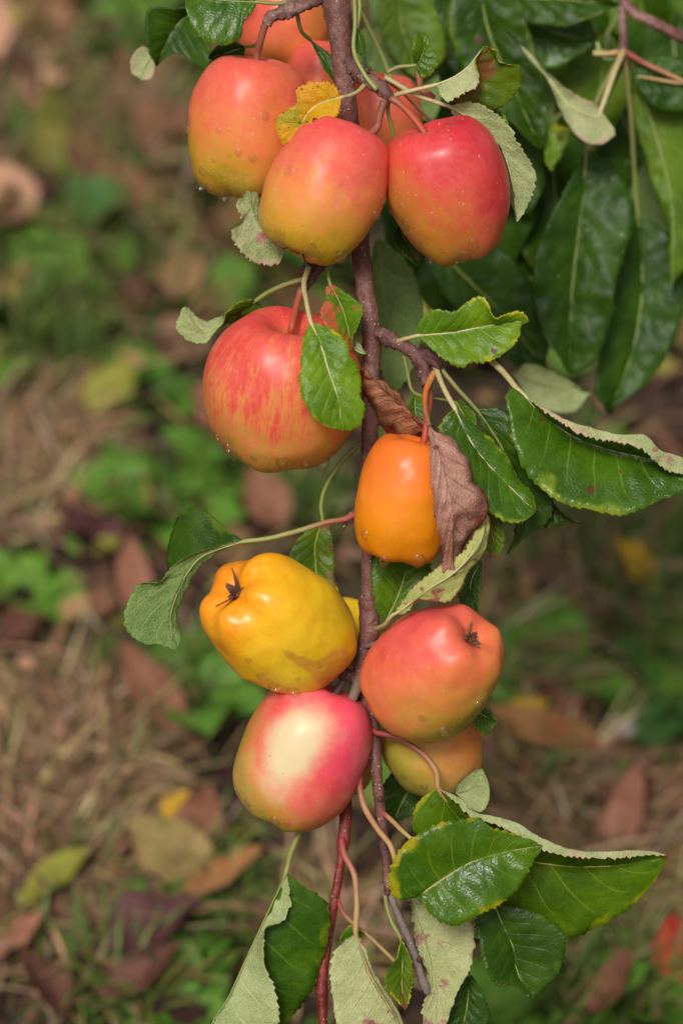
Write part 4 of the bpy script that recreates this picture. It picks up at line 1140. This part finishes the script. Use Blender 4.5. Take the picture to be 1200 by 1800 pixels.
# ------------------------------------------------------------------ apples
def apple_mat(name, ramp, streak=0.12, nz=0.10, dots=0.3, dot_c=(236, 200, 150), patch=None, patch_c2=None, rough=0.36, russet=False, seed=0.0, pdots=None, bloomf=0.16):
    nt = NT(name)
    o = nt.obj()
    mp = nt.n('ShaderNodeMapping')
    mp.inputs['Location'].default_value = (seed, -seed, seed * .5)
    nt.set(mp.inputs[0], o)
    o = mp.outputs[0]
    bl_ = nt.attr('blush')
    n1 = nt.m('SUBTRACT', nt.m('ADD', nt.m('MULTIPLY', nt.noise(o, 38.0, 3.0, 0.55), 0.6), nt.m('MULTIPLY', nt.noise(o, 160.0, 5.0, 0.7), 0.4)), 0.5)
    cmb = nt.n('ShaderNodeCombineXYZ')
    nt.set(cmb.inputs[0], nt.attr('ringx'))
    nt.set(cmb.inputs[1], nt.attr('ringy'))
    nt.set(cmb.inputs[2], nt.m('MULTIPLY', nt.attr('axis_t'), 0.16))
    st = nt.m('SUBTRACT', nt.noise(cmb.outputs[0], 9.0, 4.0, 0.7), 0.5)
    st2 = nt.m('SUBTRACT', nt.noise(cmb.outputs[0], 26.0, 2.0, 0.6), 0.5)
    f = nt.m('ADD', bl_, nt.m('MULTIPLY', n1, nz * 8))
    f = nt.m('ADD', f, nt.m('MULTIPLY', nt.m('ADD', st, nt.m('MULTIPLY', st2, 0.9)), streak * 2))
    sp = nt.m('SUBTRACT', nt.noise(o, 430.0, 4.0, 0.75), 0.5)
    f = nt.m('ADD', f, nt.m('MULTIPLY', sp, 0.6))
    col = nt.ramp(f, ramp, 'LINEAR')
    bloom = nt.step(nt.noise(o, 48.0, 5.0, 0.7), 0.42, 0.72)
    col = nt.mix(nt.m('MULTIPLY', bloom, bloomf), col, L4((236, 190, 164)))
    if patch is not None:
        pn = nt.m('ADD', nt.attr('patch'), nt.m('MULTIPLY', nt.m('SUBTRACT', nt.noise(o, 90.0 if russet else 50.0, 5.0, 0.6), 0.5), 0.5))
        pm = nt.step(pn, 0.40, 0.56 if russet else 0.78)
        pc = L4(patch)
        if patch_c2 is not None:
            pc = nt.mix(nt.step(nt.noise(o, 330.0, 3.0, .7), 0.35, 0.68), L4(patch), L4(patch_c2))
        col = nt.mix(nt.m('MULTIPLY', pm, 0.6 if russet else 0.95), col, pc)
    v = nt.vor(o, 300.0)
    sel = nt.n('ShaderNodeSeparateColor')
    nt.set(sel.inputs[0], v.outputs['Color'])
    on = nt.m('GREATER_THAN', sel.outputs[0], 0.45)
    dm = nt.m('MULTIPLY', nt.step(nt.m('SUBTRACT', v.outputs['Distance'], nt.m('MULTIPLY', sel.outputs[1], 0.06)), 0.03, 0.13, 1.0, 0.0), on)
    dc = L4(dot_c)
    if pdots is not None:
        dc = nt.mix(pm, L4(dot_c), L4(pdots))
    col = nt.mix(nt.m('MULTIPLY', dm, dots), col, dc)
    # a few brown specks
    v2 = nt.vor(o, 62.0)
    s2 = nt.n('ShaderNodeSeparateColor')
    nt.set(s2.inputs[0], v2.outputs['Color'])
    bm = nt.m('MULTIPLY', nt.step(v2.outputs['Distance'], 0.03, 0.075, 1.0, 0.0), nt.m('GREATER_THAN', s2.outputs[1], 0.72))
    col = nt.mix(nt.m('MULTIPLY', bm, 0.55), col, L4((134, 72, 34)))
    cav = nt.attr('cavity')
    cn = nt.step(nt.m('ADD', cav, nt.m('MULTIPLY', n1, 0.7)), 0.35, 0.85)
    col = nt.mix(nt.m('MULTIPLY', cn, 0.75), col, L4((168, 132, 56)))
    fine = nt.noise(o, 900.0, 2.0)
    h = nt.m('ADD', nt.m('MULTIPLY', nt.noise(o, 130.0, 2.0), 0.6), nt.m('ADD', nt.m('MULTIPLY', fine, 0.06), nt.m('MULTIPLY', dm, 0.06)))
    rg = nt.m('MULTIPLY_ADD', nt.noise(o, 150.0, 3.0), 0.18, rough - 0.09)
    b = nt.bsdf(Base_Color=col, Roughness=rg, Normal=nt.bump(h, 0.12, 0.001))
    b.inputs['Specular IOR Level'].default_value = 0.36
    b.inputs['Subsurface Weight'].default_value = 0.0
    b.inputs['Subsurface Radius'].default_value = (1.0, 0.45, 0.2)
    b.inputs['Subsurface Scale'].default_value = 0.004
    return nt.mat


PROF = {'round': [(0, .70), (.08, .76), (.2, .91), (.38, 1.0), (.62, .94), (.85, .66), (.98, .25), (.985, -.15), (.88, -.55), (.68, -.85), (.42, -.99), (.2, -.95), (.08, -.86), (0, -.84)],
        'boxy': [(0, .72), (.08, .78), (.22, .93), (.44, 1.0), (.70, .93), (.90, .66), (.99, .2), (.985, -.25), (.91, -.62), (.72, -.9), (.44, -1.0), (.2, -.95), (.08, -.86), (0, -.84)],
        'oblong': [(0, .74), (.08, .8), (.2, .92), (.38, 1.0), (.62, .95), (.84, .72), (.97, .32), (.99, -.1), (.92, -.5), (.74, -.82), (.46, -.99), (.2, -.96), (.08, -.88), (0, -.86)],
        'conic': [(0, .66), (.08, .72), (.22, .9), (.42, 1.0), (.68, .95), (.9, .7), (1.0, .3), (.97, -.12), (.85, -.52), (.68, -.82), (.46, -.98), (.22, -.95), (.08, -.85), (0, -.83)]}
_w = NT('water')
_lw = _w.n('ShaderNodeLayerWeight')
_lw.inputs['Blend'].default_value = 0.5
_fc = _w.m('MULTIPLY_ADD', _w.m('POWER', _lw.outputs['Facing'], 2.2), 0.6, 0.07)
_tr = _w.n('ShaderNodeBsdfTransparent')
_gl = _w.n('ShaderNodeBsdfGlossy')
_gl.inputs['Roughness'].default_value = 0.06
_m2 = _w.n('ShaderNodeMixShader')
_w.t.links.new(_fc, _m2.inputs[0])
_rf = _w.n('ShaderNodeBsdfRefraction')
_rf.inputs['IOR'].default_value = 1.33
_rf.inputs['Roughness'].default_value = 0.0
_m1 = _w.n('ShaderNodeMixShader')
_m1.inputs[0].default_value = 0.14
_w.t.links.new(_tr.outputs[0], _m1.inputs[1])
_w.t.links.new(_rf.outputs[0], _m1.inputs[2])
_w.t.links.new(_m1.outputs[0], _m2.inputs[1])
_w.t.links.new(_gl.outputs[0], _m2.inputs[2])
_w.t.links.new(_m2.outputs[0], _w.out.inputs['Surface'])
WATER = _w.mat
SEPAL = bark_mat('dried_sepal', (78, 44, 32), (112, 70, 50), (156, 116, 84), 0.0, 0.7)


def apple(label, c, R, H, stem, prof, mat, bdir, bias, gain, stalk=None, stalk_m=None, lobe=0.03, drops=(), patch=None, bump=0.036, seed=0.0, calyx=True, squash=(1, 1), bump_spots=(), stalk_r=6.5, cal=0.6):
    c = np.array(c, float)
    Pc = P(c)
    sc_ = (1.0 - c[2] / PPM) / PPM
    a = np.array(stem, float)
    a /= np.linalg.norm(a)
    e1 = np.cross(a, (0.13, 0.2, 0.97))
    e1 /= np.linalg.norm(e1)
    e2 = np.cross(a, e1)
    nt_, nf = 64, 88
    pr = resample(np.array([(r, z, 0) for r, z in PROF[prof]]), nt_)
    V, ringx, ringy, axt, cav = [], [], [], [], []
    for i in range(nt_):
        r, z = max(pr[i, 0], 0.0), pr[i, 1]
        wl = np.clip((-z - 0.1) / 0.9, 0, 1) ** 1.2 + 0.35 * np.clip((z - 0.4) / .6, 0, 1)
        for j in range(nf):
            ph = 2 * math.pi * j / nf
            l5 = math.cos(5 * ph + seed)
            rr = r * (1 + lobe * l5 * wl * (1 if r > .05 else 0))
            zz = z + (-1 if z < 0 else 1) * lobe * 0.9 * l5 * wl * min(1, r * 2.2) * (1 - r * .6)
            d = (e1 * math.cos(ph) * squash[0] + e2 * math.sin(ph) * squash[1]) * rr * R + a * zz * H
            V.append(d)
            ringx.append(math.cos(ph))
            ringy.append(math.sin(ph))
            axt.append(z)
            cav.append(max(0.0, 1 - r / 0.34) if z > 0 else 0.25 * max(0.0, 1 - r / .2))
    V = np.array(V)
    nrm = V / (np.linalg.norm(V, axis=1)[:, None] + 1e-9)
    for k in range(len(V)):
        q = Vector(nrm[k] * 1.6) + Vector((seed * 2.1, seed, 4.0))
        V[k] *= 1 + bump * mnoise.noise(q) + 0.35 * bump * mnoise.noise(q * 2.7)
    for (bx, by, bz, wd, amp) in bump_spots:
        bd = np.array((bx, by, bz), float)
        bd /= np.linalg.norm(bd)
        ang = np.arccos(np.clip(nrm @ bd, -1, 1))
        V *= (1 + amp * np.exp(-(ang / wd) ** 2))[:, None]
    F = []
    for i in range(nt_ - 1):
        for j in range(nf):
            F.append((i * nf + j, i * nf + (j + 1) % nf, (i + 1) * nf + (j + 1) % nf, (i + 1) * nf + j))
    bd = np.array(bdir, float)
    bd /= np.linalg.norm(bd)
    blush = bias + gain * (nrm @ bd)
    at = {'blush': blush, 'ringx': ringx, 'ringy': ringy, 'axis_t': axt, 'cavity': cav}
    if patch is not None:
        at['patch'] = np.zeros(len(V))
        for pt in patch:                      # ellipse on the skin: centre direction, two radii, long axis
            pd = np.array(pt[:3], float)
            pd /= np.linalg.norm(pd)
            ax = np.array(pt[5:8], float)
            ax -= pd * ax.dot(pd)
            ax /= np.linalg.norm(ax)
            ay = np.cross(pd, ax)
            q = np.sqrt(((nrm @ ax) / pt[3]) ** 2 + ((nrm @ ay) / pt[4]) ** 2)
            q = np.where(nrm @ pd > 0, q, 9)
            at['patch'] = np.maximum(at['patch'], np.clip(1.0 - 0.5 * q, 0, 1))
    else:
        at['patch'] = np.zeros(len(V))
    root = empty('apple', Pc)
    tag(root, label, 'apple', 'apples hanging on the branch')
    Wv = Pc + (V * sc_) @ ROT.T
    # outward winding
    body = mesh_obj('skin', Wv, F, mat, root, Pc, attrs=at)
    me = body.data
    v0 = me.polygons[len(F) // 2]
    if v0.normal.dot(v0.center) < 0:
        me.flip_normals()
    bvh = BVHTree.FromPolygons([tuple(v) for v in Wv], [tuple(f) for f in F])
    # stalk from the cavity out to the spur
    top = c + np.array((a[0], -a[1], a[2])) * H * 0.66
    if stalk is not None:
        pts = [tuple(top) + (stalk_r * .95,)]
        for s in stalk:
            pts.append((s[0], s[1], s[2], stalk_r if len(s) < 4 else s[3]))
        tube('stalk', pts[::-1], stalk_m or STALK_BROWN, root, Pc, n=26, k=10, rough=0.1)
    if calyx:
        bot = -a * H * 0.88
        cv, cf = [], []
        for s in range(5):
            ph = 2 * math.pi * s / 5 + seed
            d = e1 * math.cos(ph) + e2 * math.sin(ph)
            t = np.cross(a, d)
            ln = cal * (0.75 + 0.5 * abs(math.sin(s * 5.1 + seed))) * 44 + 8 * cal * math.sin(s * 2.3 + seed)
            b0 = len(cv)
            for q in range(6):
                u = q / 5
                ctr = bot + d * (6 + ln * .66 * u ** 1.1) - a * (ln * (.75 * u - .35 * u * u * (1 + 1.0 * math.sin(s * 3 + seed)))) + t * 14 * cal * math.sin(s * 1.7 + seed) * u * u
                w = 8.0 * cal ** .5 * (1 - u) ** .8 + .5
                nn = np.cross(t, d)
                cv += [ctr - t * w + a * 1.2, ctr - d * 1.2 + a * -1.0, ctr + t * w + a * 1.2, ctr + d * 1.4]
            for q in range(5):
                for e in range(4):
                    cf.append((b0 + q * 4 + e, b0 + q * 4 + (e + 1) % 4, b0 + (q + 1) * 4 + (e + 1) % 4, b0 + (q + 1) * 4 + e))
            cf.append((b0 + 20, b0 + 21, b0 + 22, b0 + 23))
        # stamen tuft in the middle
        for s in range(7):
            ph = s * 2.4
            d = (e1 * math.cos(ph) + e2 * math.sin(ph)) * (3 + s % 3)
            b0 = len(cv)
            for q in range(2):
                ctr = bot + d * (1 + q) - a * q * 14
                w = 1.6 - .8 * q
                cv += [ctr + e1 * w, ctr + e2 * w, ctr - e1 * w, ctr - e2 * w]
            for e in range(4):
                cf.append((b0 + e, b0 + (e + 1) % 4, b0 + 4 + (e + 1) % 4, b0 + 4 + e))
            cf.append((b0 + 4, b0 + 5, b0 + 6, b0 + 7))
        mesh_obj('calyx', Pc + (np.array(cv) * sc_) @ ROT.T, cf, SEPAL, root, Pc, smooth=False)
    # water drops
    for dr in drops:
        x, y, r = dr[:3]
        flat = dr[3] if len(dr) > 3 else 0.6
        d = FW + RT * (x - 600) / PPM + UP * (900 - y) / PPM
        d = d / np.linalg.norm(d)
        hit, nor, _, _ = bvh.ray_cast(Vector(C0), Vector(d))
        if hit is None:
            mpt = Vector(P(np.array((x, y, c[2]))))
            hit, nor, _, _ = bvh.find_nearest(mpt)
            if hit is None:
                continue
        ctr_dir = (Vector(hit) - Vector(Pc)).normalized()
        if nor.dot(ctr_dir) < 0:
            nor = -nor
        nor = np.array(nor)
        grav = np.array((0, 0, -1.0))
        tg = grav - nor * grav.dot(nor)
        tg /= np.linalg.norm(tg) + 1e-9
        sd = np.cross(nor, tg)
        rr = r * 1.12 * sc_
        hang = max(0.0, -nor[2])                       # hangs lower where the skin faces down
        dv, df = [], []
        K, M_ = 12, 16
        for i in range(K + 1):
            th = 0.56 * math.pi * i / K
            for j in range(M_):
                ph = 2 * math.pi * j / M_
                x_ = math.sin(th) * math.cos(ph)
                y_ = math.sin(th) * math.sin(ph)
                z_ = math.cos(th)
                sag = 1 + 0.25 * x_
                p = tg * rr * (x_ * 1.05 + 0.12) * 1.0 + sd * rr * y_ * 0.92 + nor * rr * z_ * flat * sag
                if hang > 0.1:
                    p = p + grav * rr * 0.9 * hang * max(0, z_)
                dv.append(np.array(hit) + p)
        for i in range(K):
            for j in range(M_):
                df.append((i * M_ + j, (i + 1) * M_ + j, (i + 1) * M_ + (j + 1) % M_, i * M_ + (j + 1) % M_))
        dob = mesh_obj('water_drop', dv, df, WATER, root, Pc)
        cc = Vector(((np.mean(dv, axis=0) - Pc) @ ROT))
        pl = dob.data.polygons[len(df) // 2]
        if pl.normal.dot(pl.center - cc) < 0:
            dob.data.flip_normals()
    return root


YG, YL, OR_, RD, DR = (176, 168, 60), (206, 172, 70), (218, 138, 74), (216, 92, 78), (200, 58, 66)
M1 = apple_mat('apple_skin_orange_red', [(0, (164, 146, 30)), (.22, (206, 154, 46)), (.45, (230, 132, 66)), (.68, (234, 108, 74)), (1, (232, 80, 74))], 0.13, 0.11, 0.4, seed=1, bloomf=0.08)
M2 = apple_mat('apple_skin_pink_yellow', [(0, (168, 148, 28)), (.25, (212, 154, 44)), (.48, (232, 136, 66)), (.7, (236, 104, 80)), (1, (232, 76, 78))], 0.12, 0.11, 0.4, seed=2, bloomf=0.08)
M3 = apple_mat('apple_skin_deep_red', [(0, (158, 140, 28)), (.25, (200, 132, 46)), (.48, (218, 104, 62)), (.7, (224, 76, 68)), (1, (214, 46, 62))], 0.15, 0.11, 0.6, seed=3, bloomf=0.08)
M4 = apple_mat('apple_skin_striped', [(0, (176, 146, 44)), (.25, (214, 150, 62)), (.45, (226, 134, 72)), (.68, (230, 90, 70)), (1, (222, 62, 66))], 0.46, 0.12, 0.6, dot_c=(234, 176, 104), seed=4, bloomf=0.08)
M5 = apple_mat('apple_skin_orange', [(0, (220, 132, 8)), (.3, (238, 140, 16)), (.6, (246, 130, 34)), (1, (240, 112, 42))], 0.10, 0.16, 0.12, rough=0.32, seed=5, bloomf=0.03)
M6 = apple_mat('apple_skin_yellow', [(0, (220, 182, 20)), (.3, (248, 204, 40)), (.6, (248, 188, 30)), (1, (242, 140, 18))], 0.03, 0.08, 0.06, dot_c=(220, 130, 40), patch=(196, 116, 30), patch_c2=(210, 150, 84), russet=True, rough=0.32, seed=6, bloomf=0.03)
M7 = apple_mat('apple_skin_cream_patch', [(0, (150, 142, 34)), (.25, (196, 152, 52)), (.42, (228, 112, 76)), (.65, (236, 80, 82)), (1, (248, 76, 116))], 0.08, 0.12, 0.65, dot_c=(226, 150, 120), patch=(226, 206, 158), pdots=(198, 96, 60), seed=7)
M8 = apple_mat('apple_skin_coral', [(0, (140, 134, 36)), (.25, (190, 146, 50)), (.5, (226, 128, 66)), (.75, (232, 106, 72)), (1, (226, 84, 80))], 0.09, 0.12, 0.3, seed=8, bloomf=0.08)
M9 = apple_mat('apple_skin_green_orange', [(0, (164, 164, 52)), (.35, (190, 166, 60)), (.6, (214, 150, 64)), (1, (220, 116, 62))], 0.05, 0.1, 0.15, seed=9)

apple('tall orange red apple at the upper left, behind the small yellow leaf', (438, 226, -45), 108, 121, (0.10, 0.95, 0.22), 'oblong', M1, (0.15, 0.95, 0.25), .46, .42,
      stalk=[(452, 95, -22), (458, 72, -5), (464, 50, 6), (470, 36, 10, 8)], lobe=.02, seed=1.3,
      drops=[(331, 226, 7, .9), (356, 299, 8, .35), (351, 326, 8, .8), (368, 326, 8, .6), (392, 343, 12, .5), (475, 301, 8, .3), (419, 267, 6, .35), (444, 277, 7, .25), (465, 202, 8, .2), (384, 228, 5, .25), (403, 273, 4, .3), (376, 282, 4, .3)])
apple('egg shaped pink and yellow apple in the middle of the top cluster', (570, 336, 78), 104, 121, (0.42, 0.88, -0.02), 'oblong', M2, (0.25, 0.95, 0.10), .53, .46,
      stalk=[(661, 226, 25), (668, 200, 28), (675, 178, 30, 8)], lobe=.015, seed=2.1,
      drops=[(548, 430, 7, .3), (550, 446, 13, .45), (600, 450, 12, .5), (660, 376, 9, .9), (673, 350, 10, .4), (509, 298, 10, .15), (523, 452, 7, .8), (495, 420, 6, .7), (590, 440, 5, .3)])
apple('deep red apple with visible stalk hollow, right of the top cluster', (788, 338, 40), 108, 120, (-0.27, 0.90, 0.30), 'conic', M3, (0.45, 0.80, 0.2), .60, .46,
      stalk=[(745, 232, 62), (725, 205, 52), (703, 183, 40), (687, 172, 34, 8)], stalk_m=STALK_RED, lobe=.035, seed=.6,
      drops=[(712, 392, 10, .3), (754, 456, 10, .5), (831, 429, 10, .4), (815, 450, 12, .45), (686, 370, 6, .6), (803, 456, 8, .5), (740, 430, 5, .3)])
apple('largest apple, red and yellow striped, with a leaf lying over its side', (498, 686, -8), 141, 129, (0.10, 0.88, 0.44), 'round', M4, (-0.15, 0.85, 0.35), .49, .36,
      stalk=[(513, 575, 60), (519, 548, 40), (526, 522, 22), (531, 510, 15, 9)], stalk_m=STALK_RED, lobe=.025, seed=3.2,
      drops=[(364, 727, 6, .7), (382, 767, 9, .5), (401, 786, 11, .6), (495, 808, 11, .5), (537, 813, 8, .6), (567, 812, 14, .5), (420, 796, 6, .6), (445, 803, 6, .4)])
apple('small orange apple half hidden by a hanging withered leaf', (716, 877, 92), 90, 107, (0.16, 0.96, 0.15), 'boxy', M5, (-0.05, 0.95, 0.25), .42, .42,
      stalk=[(745, 775, 88), (750, 735, 78), (754, 700, 60), (752, 680, 46, 8)], stalk_m=STALK_RED, lobe=.03, seed=4.0,
      drops=[(642, 938, 8, .6), (675, 983, 10, .9), (735, 983, 13, .7)])
apple('bright yellow knobbly apple with its dried calyx turned to the viewer', (491, 1097, 62), 112, 134, (0.60, -0.47, -0.65), 'oblong', M6, (-0.80, 0.45, 0.30), .40, .58,
      stalk=[(606, 1152, -30), (628, 1140, -5), (656, 1133, 20), (664, 1130, 20, 5)], stalk_m=STALK_GREY, stalk_r=5, lobe=.054, bump=.055, seed=1.9, cal=1.05,
      patch=[(0.50, -0.62, 0.62, .50, .10, 0.70, -0.6, 0), (0.78, -0.62, 0.30, .30, .34, 0.6, 0.6, 0)],
      drops=[(483, 1205, 12, .45), (514, 1212, 10, .5), (460, 1187, 9, .3), (437, 1160, 6, .3), (523, 1193, 5, .3)], bump_spots=((-.15, .85, .5, .3, .05), (-.85, .1, .5, .35, .03)))
apple('apple with a cream patch ringed in pink, lowest on the left', (532, 1328, 2), 112, 127, (0.42, 0.88, 0.05), 'oblong', M7, (0.55, 0.45, 0.55), .42, .42,
      stalk=[(598, 1205, -6), (610, 1190, -6, 6)], stalk_m=STALK_GREY, lobe=.02, seed=5.1, patch=[(-.16, .20, .97, .74, .50, .45, .9, 0)],
      drops=[(483, 1441, 9, .7), (437, 1408, 8, .5), (420, 1392, 6, .5), (505, 1447, 6, .5)], bump_spots=((.62, .60, .5, .28, .05),))
apple('coral apple with sunken calyx at its upper right, right of the stem', (765, 1177, 84), 112, 119, (-0.52, -0.52, -0.62), 'conic', M8, (-0.35, 0.75, 0.3), .52, .48,
      stalk=[(690, 1250, -10), (660, 1262, -12, 5)], stalk_m=STALK_BROWN, stalk_r=5, lobe=.035, bump=.05, seed=2.8,
      drops=[(779, 1284, 10, .8), (840, 1238, 9, .7), (742, 1261, 7, .25)])
apple('green and orange apple tucked below the coral one', (760, 1312, -90), 88, 82, (-0.40, 0.80, 0.25), 'round', M9, (0.7, 0.65, 0.2), .54, .46,
      stalk=[(700, 1250, -60), (668, 1240, -30, 5)], stalk_r=5, lobe=.02, seed=3.7, drops=[(710, 1362, 6, .5), (745, 1380, 7, .5)])
apple('sliver of a yellow apple between the yellow apple and the stem', (611, 1115, -110), 56, 60, (0.2, .9, -.3), 'round', M6, (-.4, .3, 0), .2, .2, lobe=.02, seed=4.4)
apple('apple hidden behind the cream patched one, showing only its edge', (610, 1345, -190), 48, 50, (0.1, .9, -.3), 'round', M9, (.6, .4, .3), .5, .4, lobe=.02, seed=4.9)
apple('blurred orange apple at the top edge, behind the stalk', (500, 36, -290), 85, 85, (0.1, .95, 0), 'round', M1, (-.6, .6, .3), .55, .35, lobe=.02, seed=5.5)
apple('blurred coral apple between the top left apple and the stem', (566, 146, -230), 66, 70, (0.1, .95, 0.1), 'round', M8, (-.2, .6, .3), .55, .3, lobe=.02, seed=6.1)
apple('blurred coral apple just right of the stem behind the top cluster', (668, 214, -270), 74, 82, (0.1, .95, 0.1), 'round', M8, (.2, .5, .3), .55, .25, lobe=.02, seed=6.8)
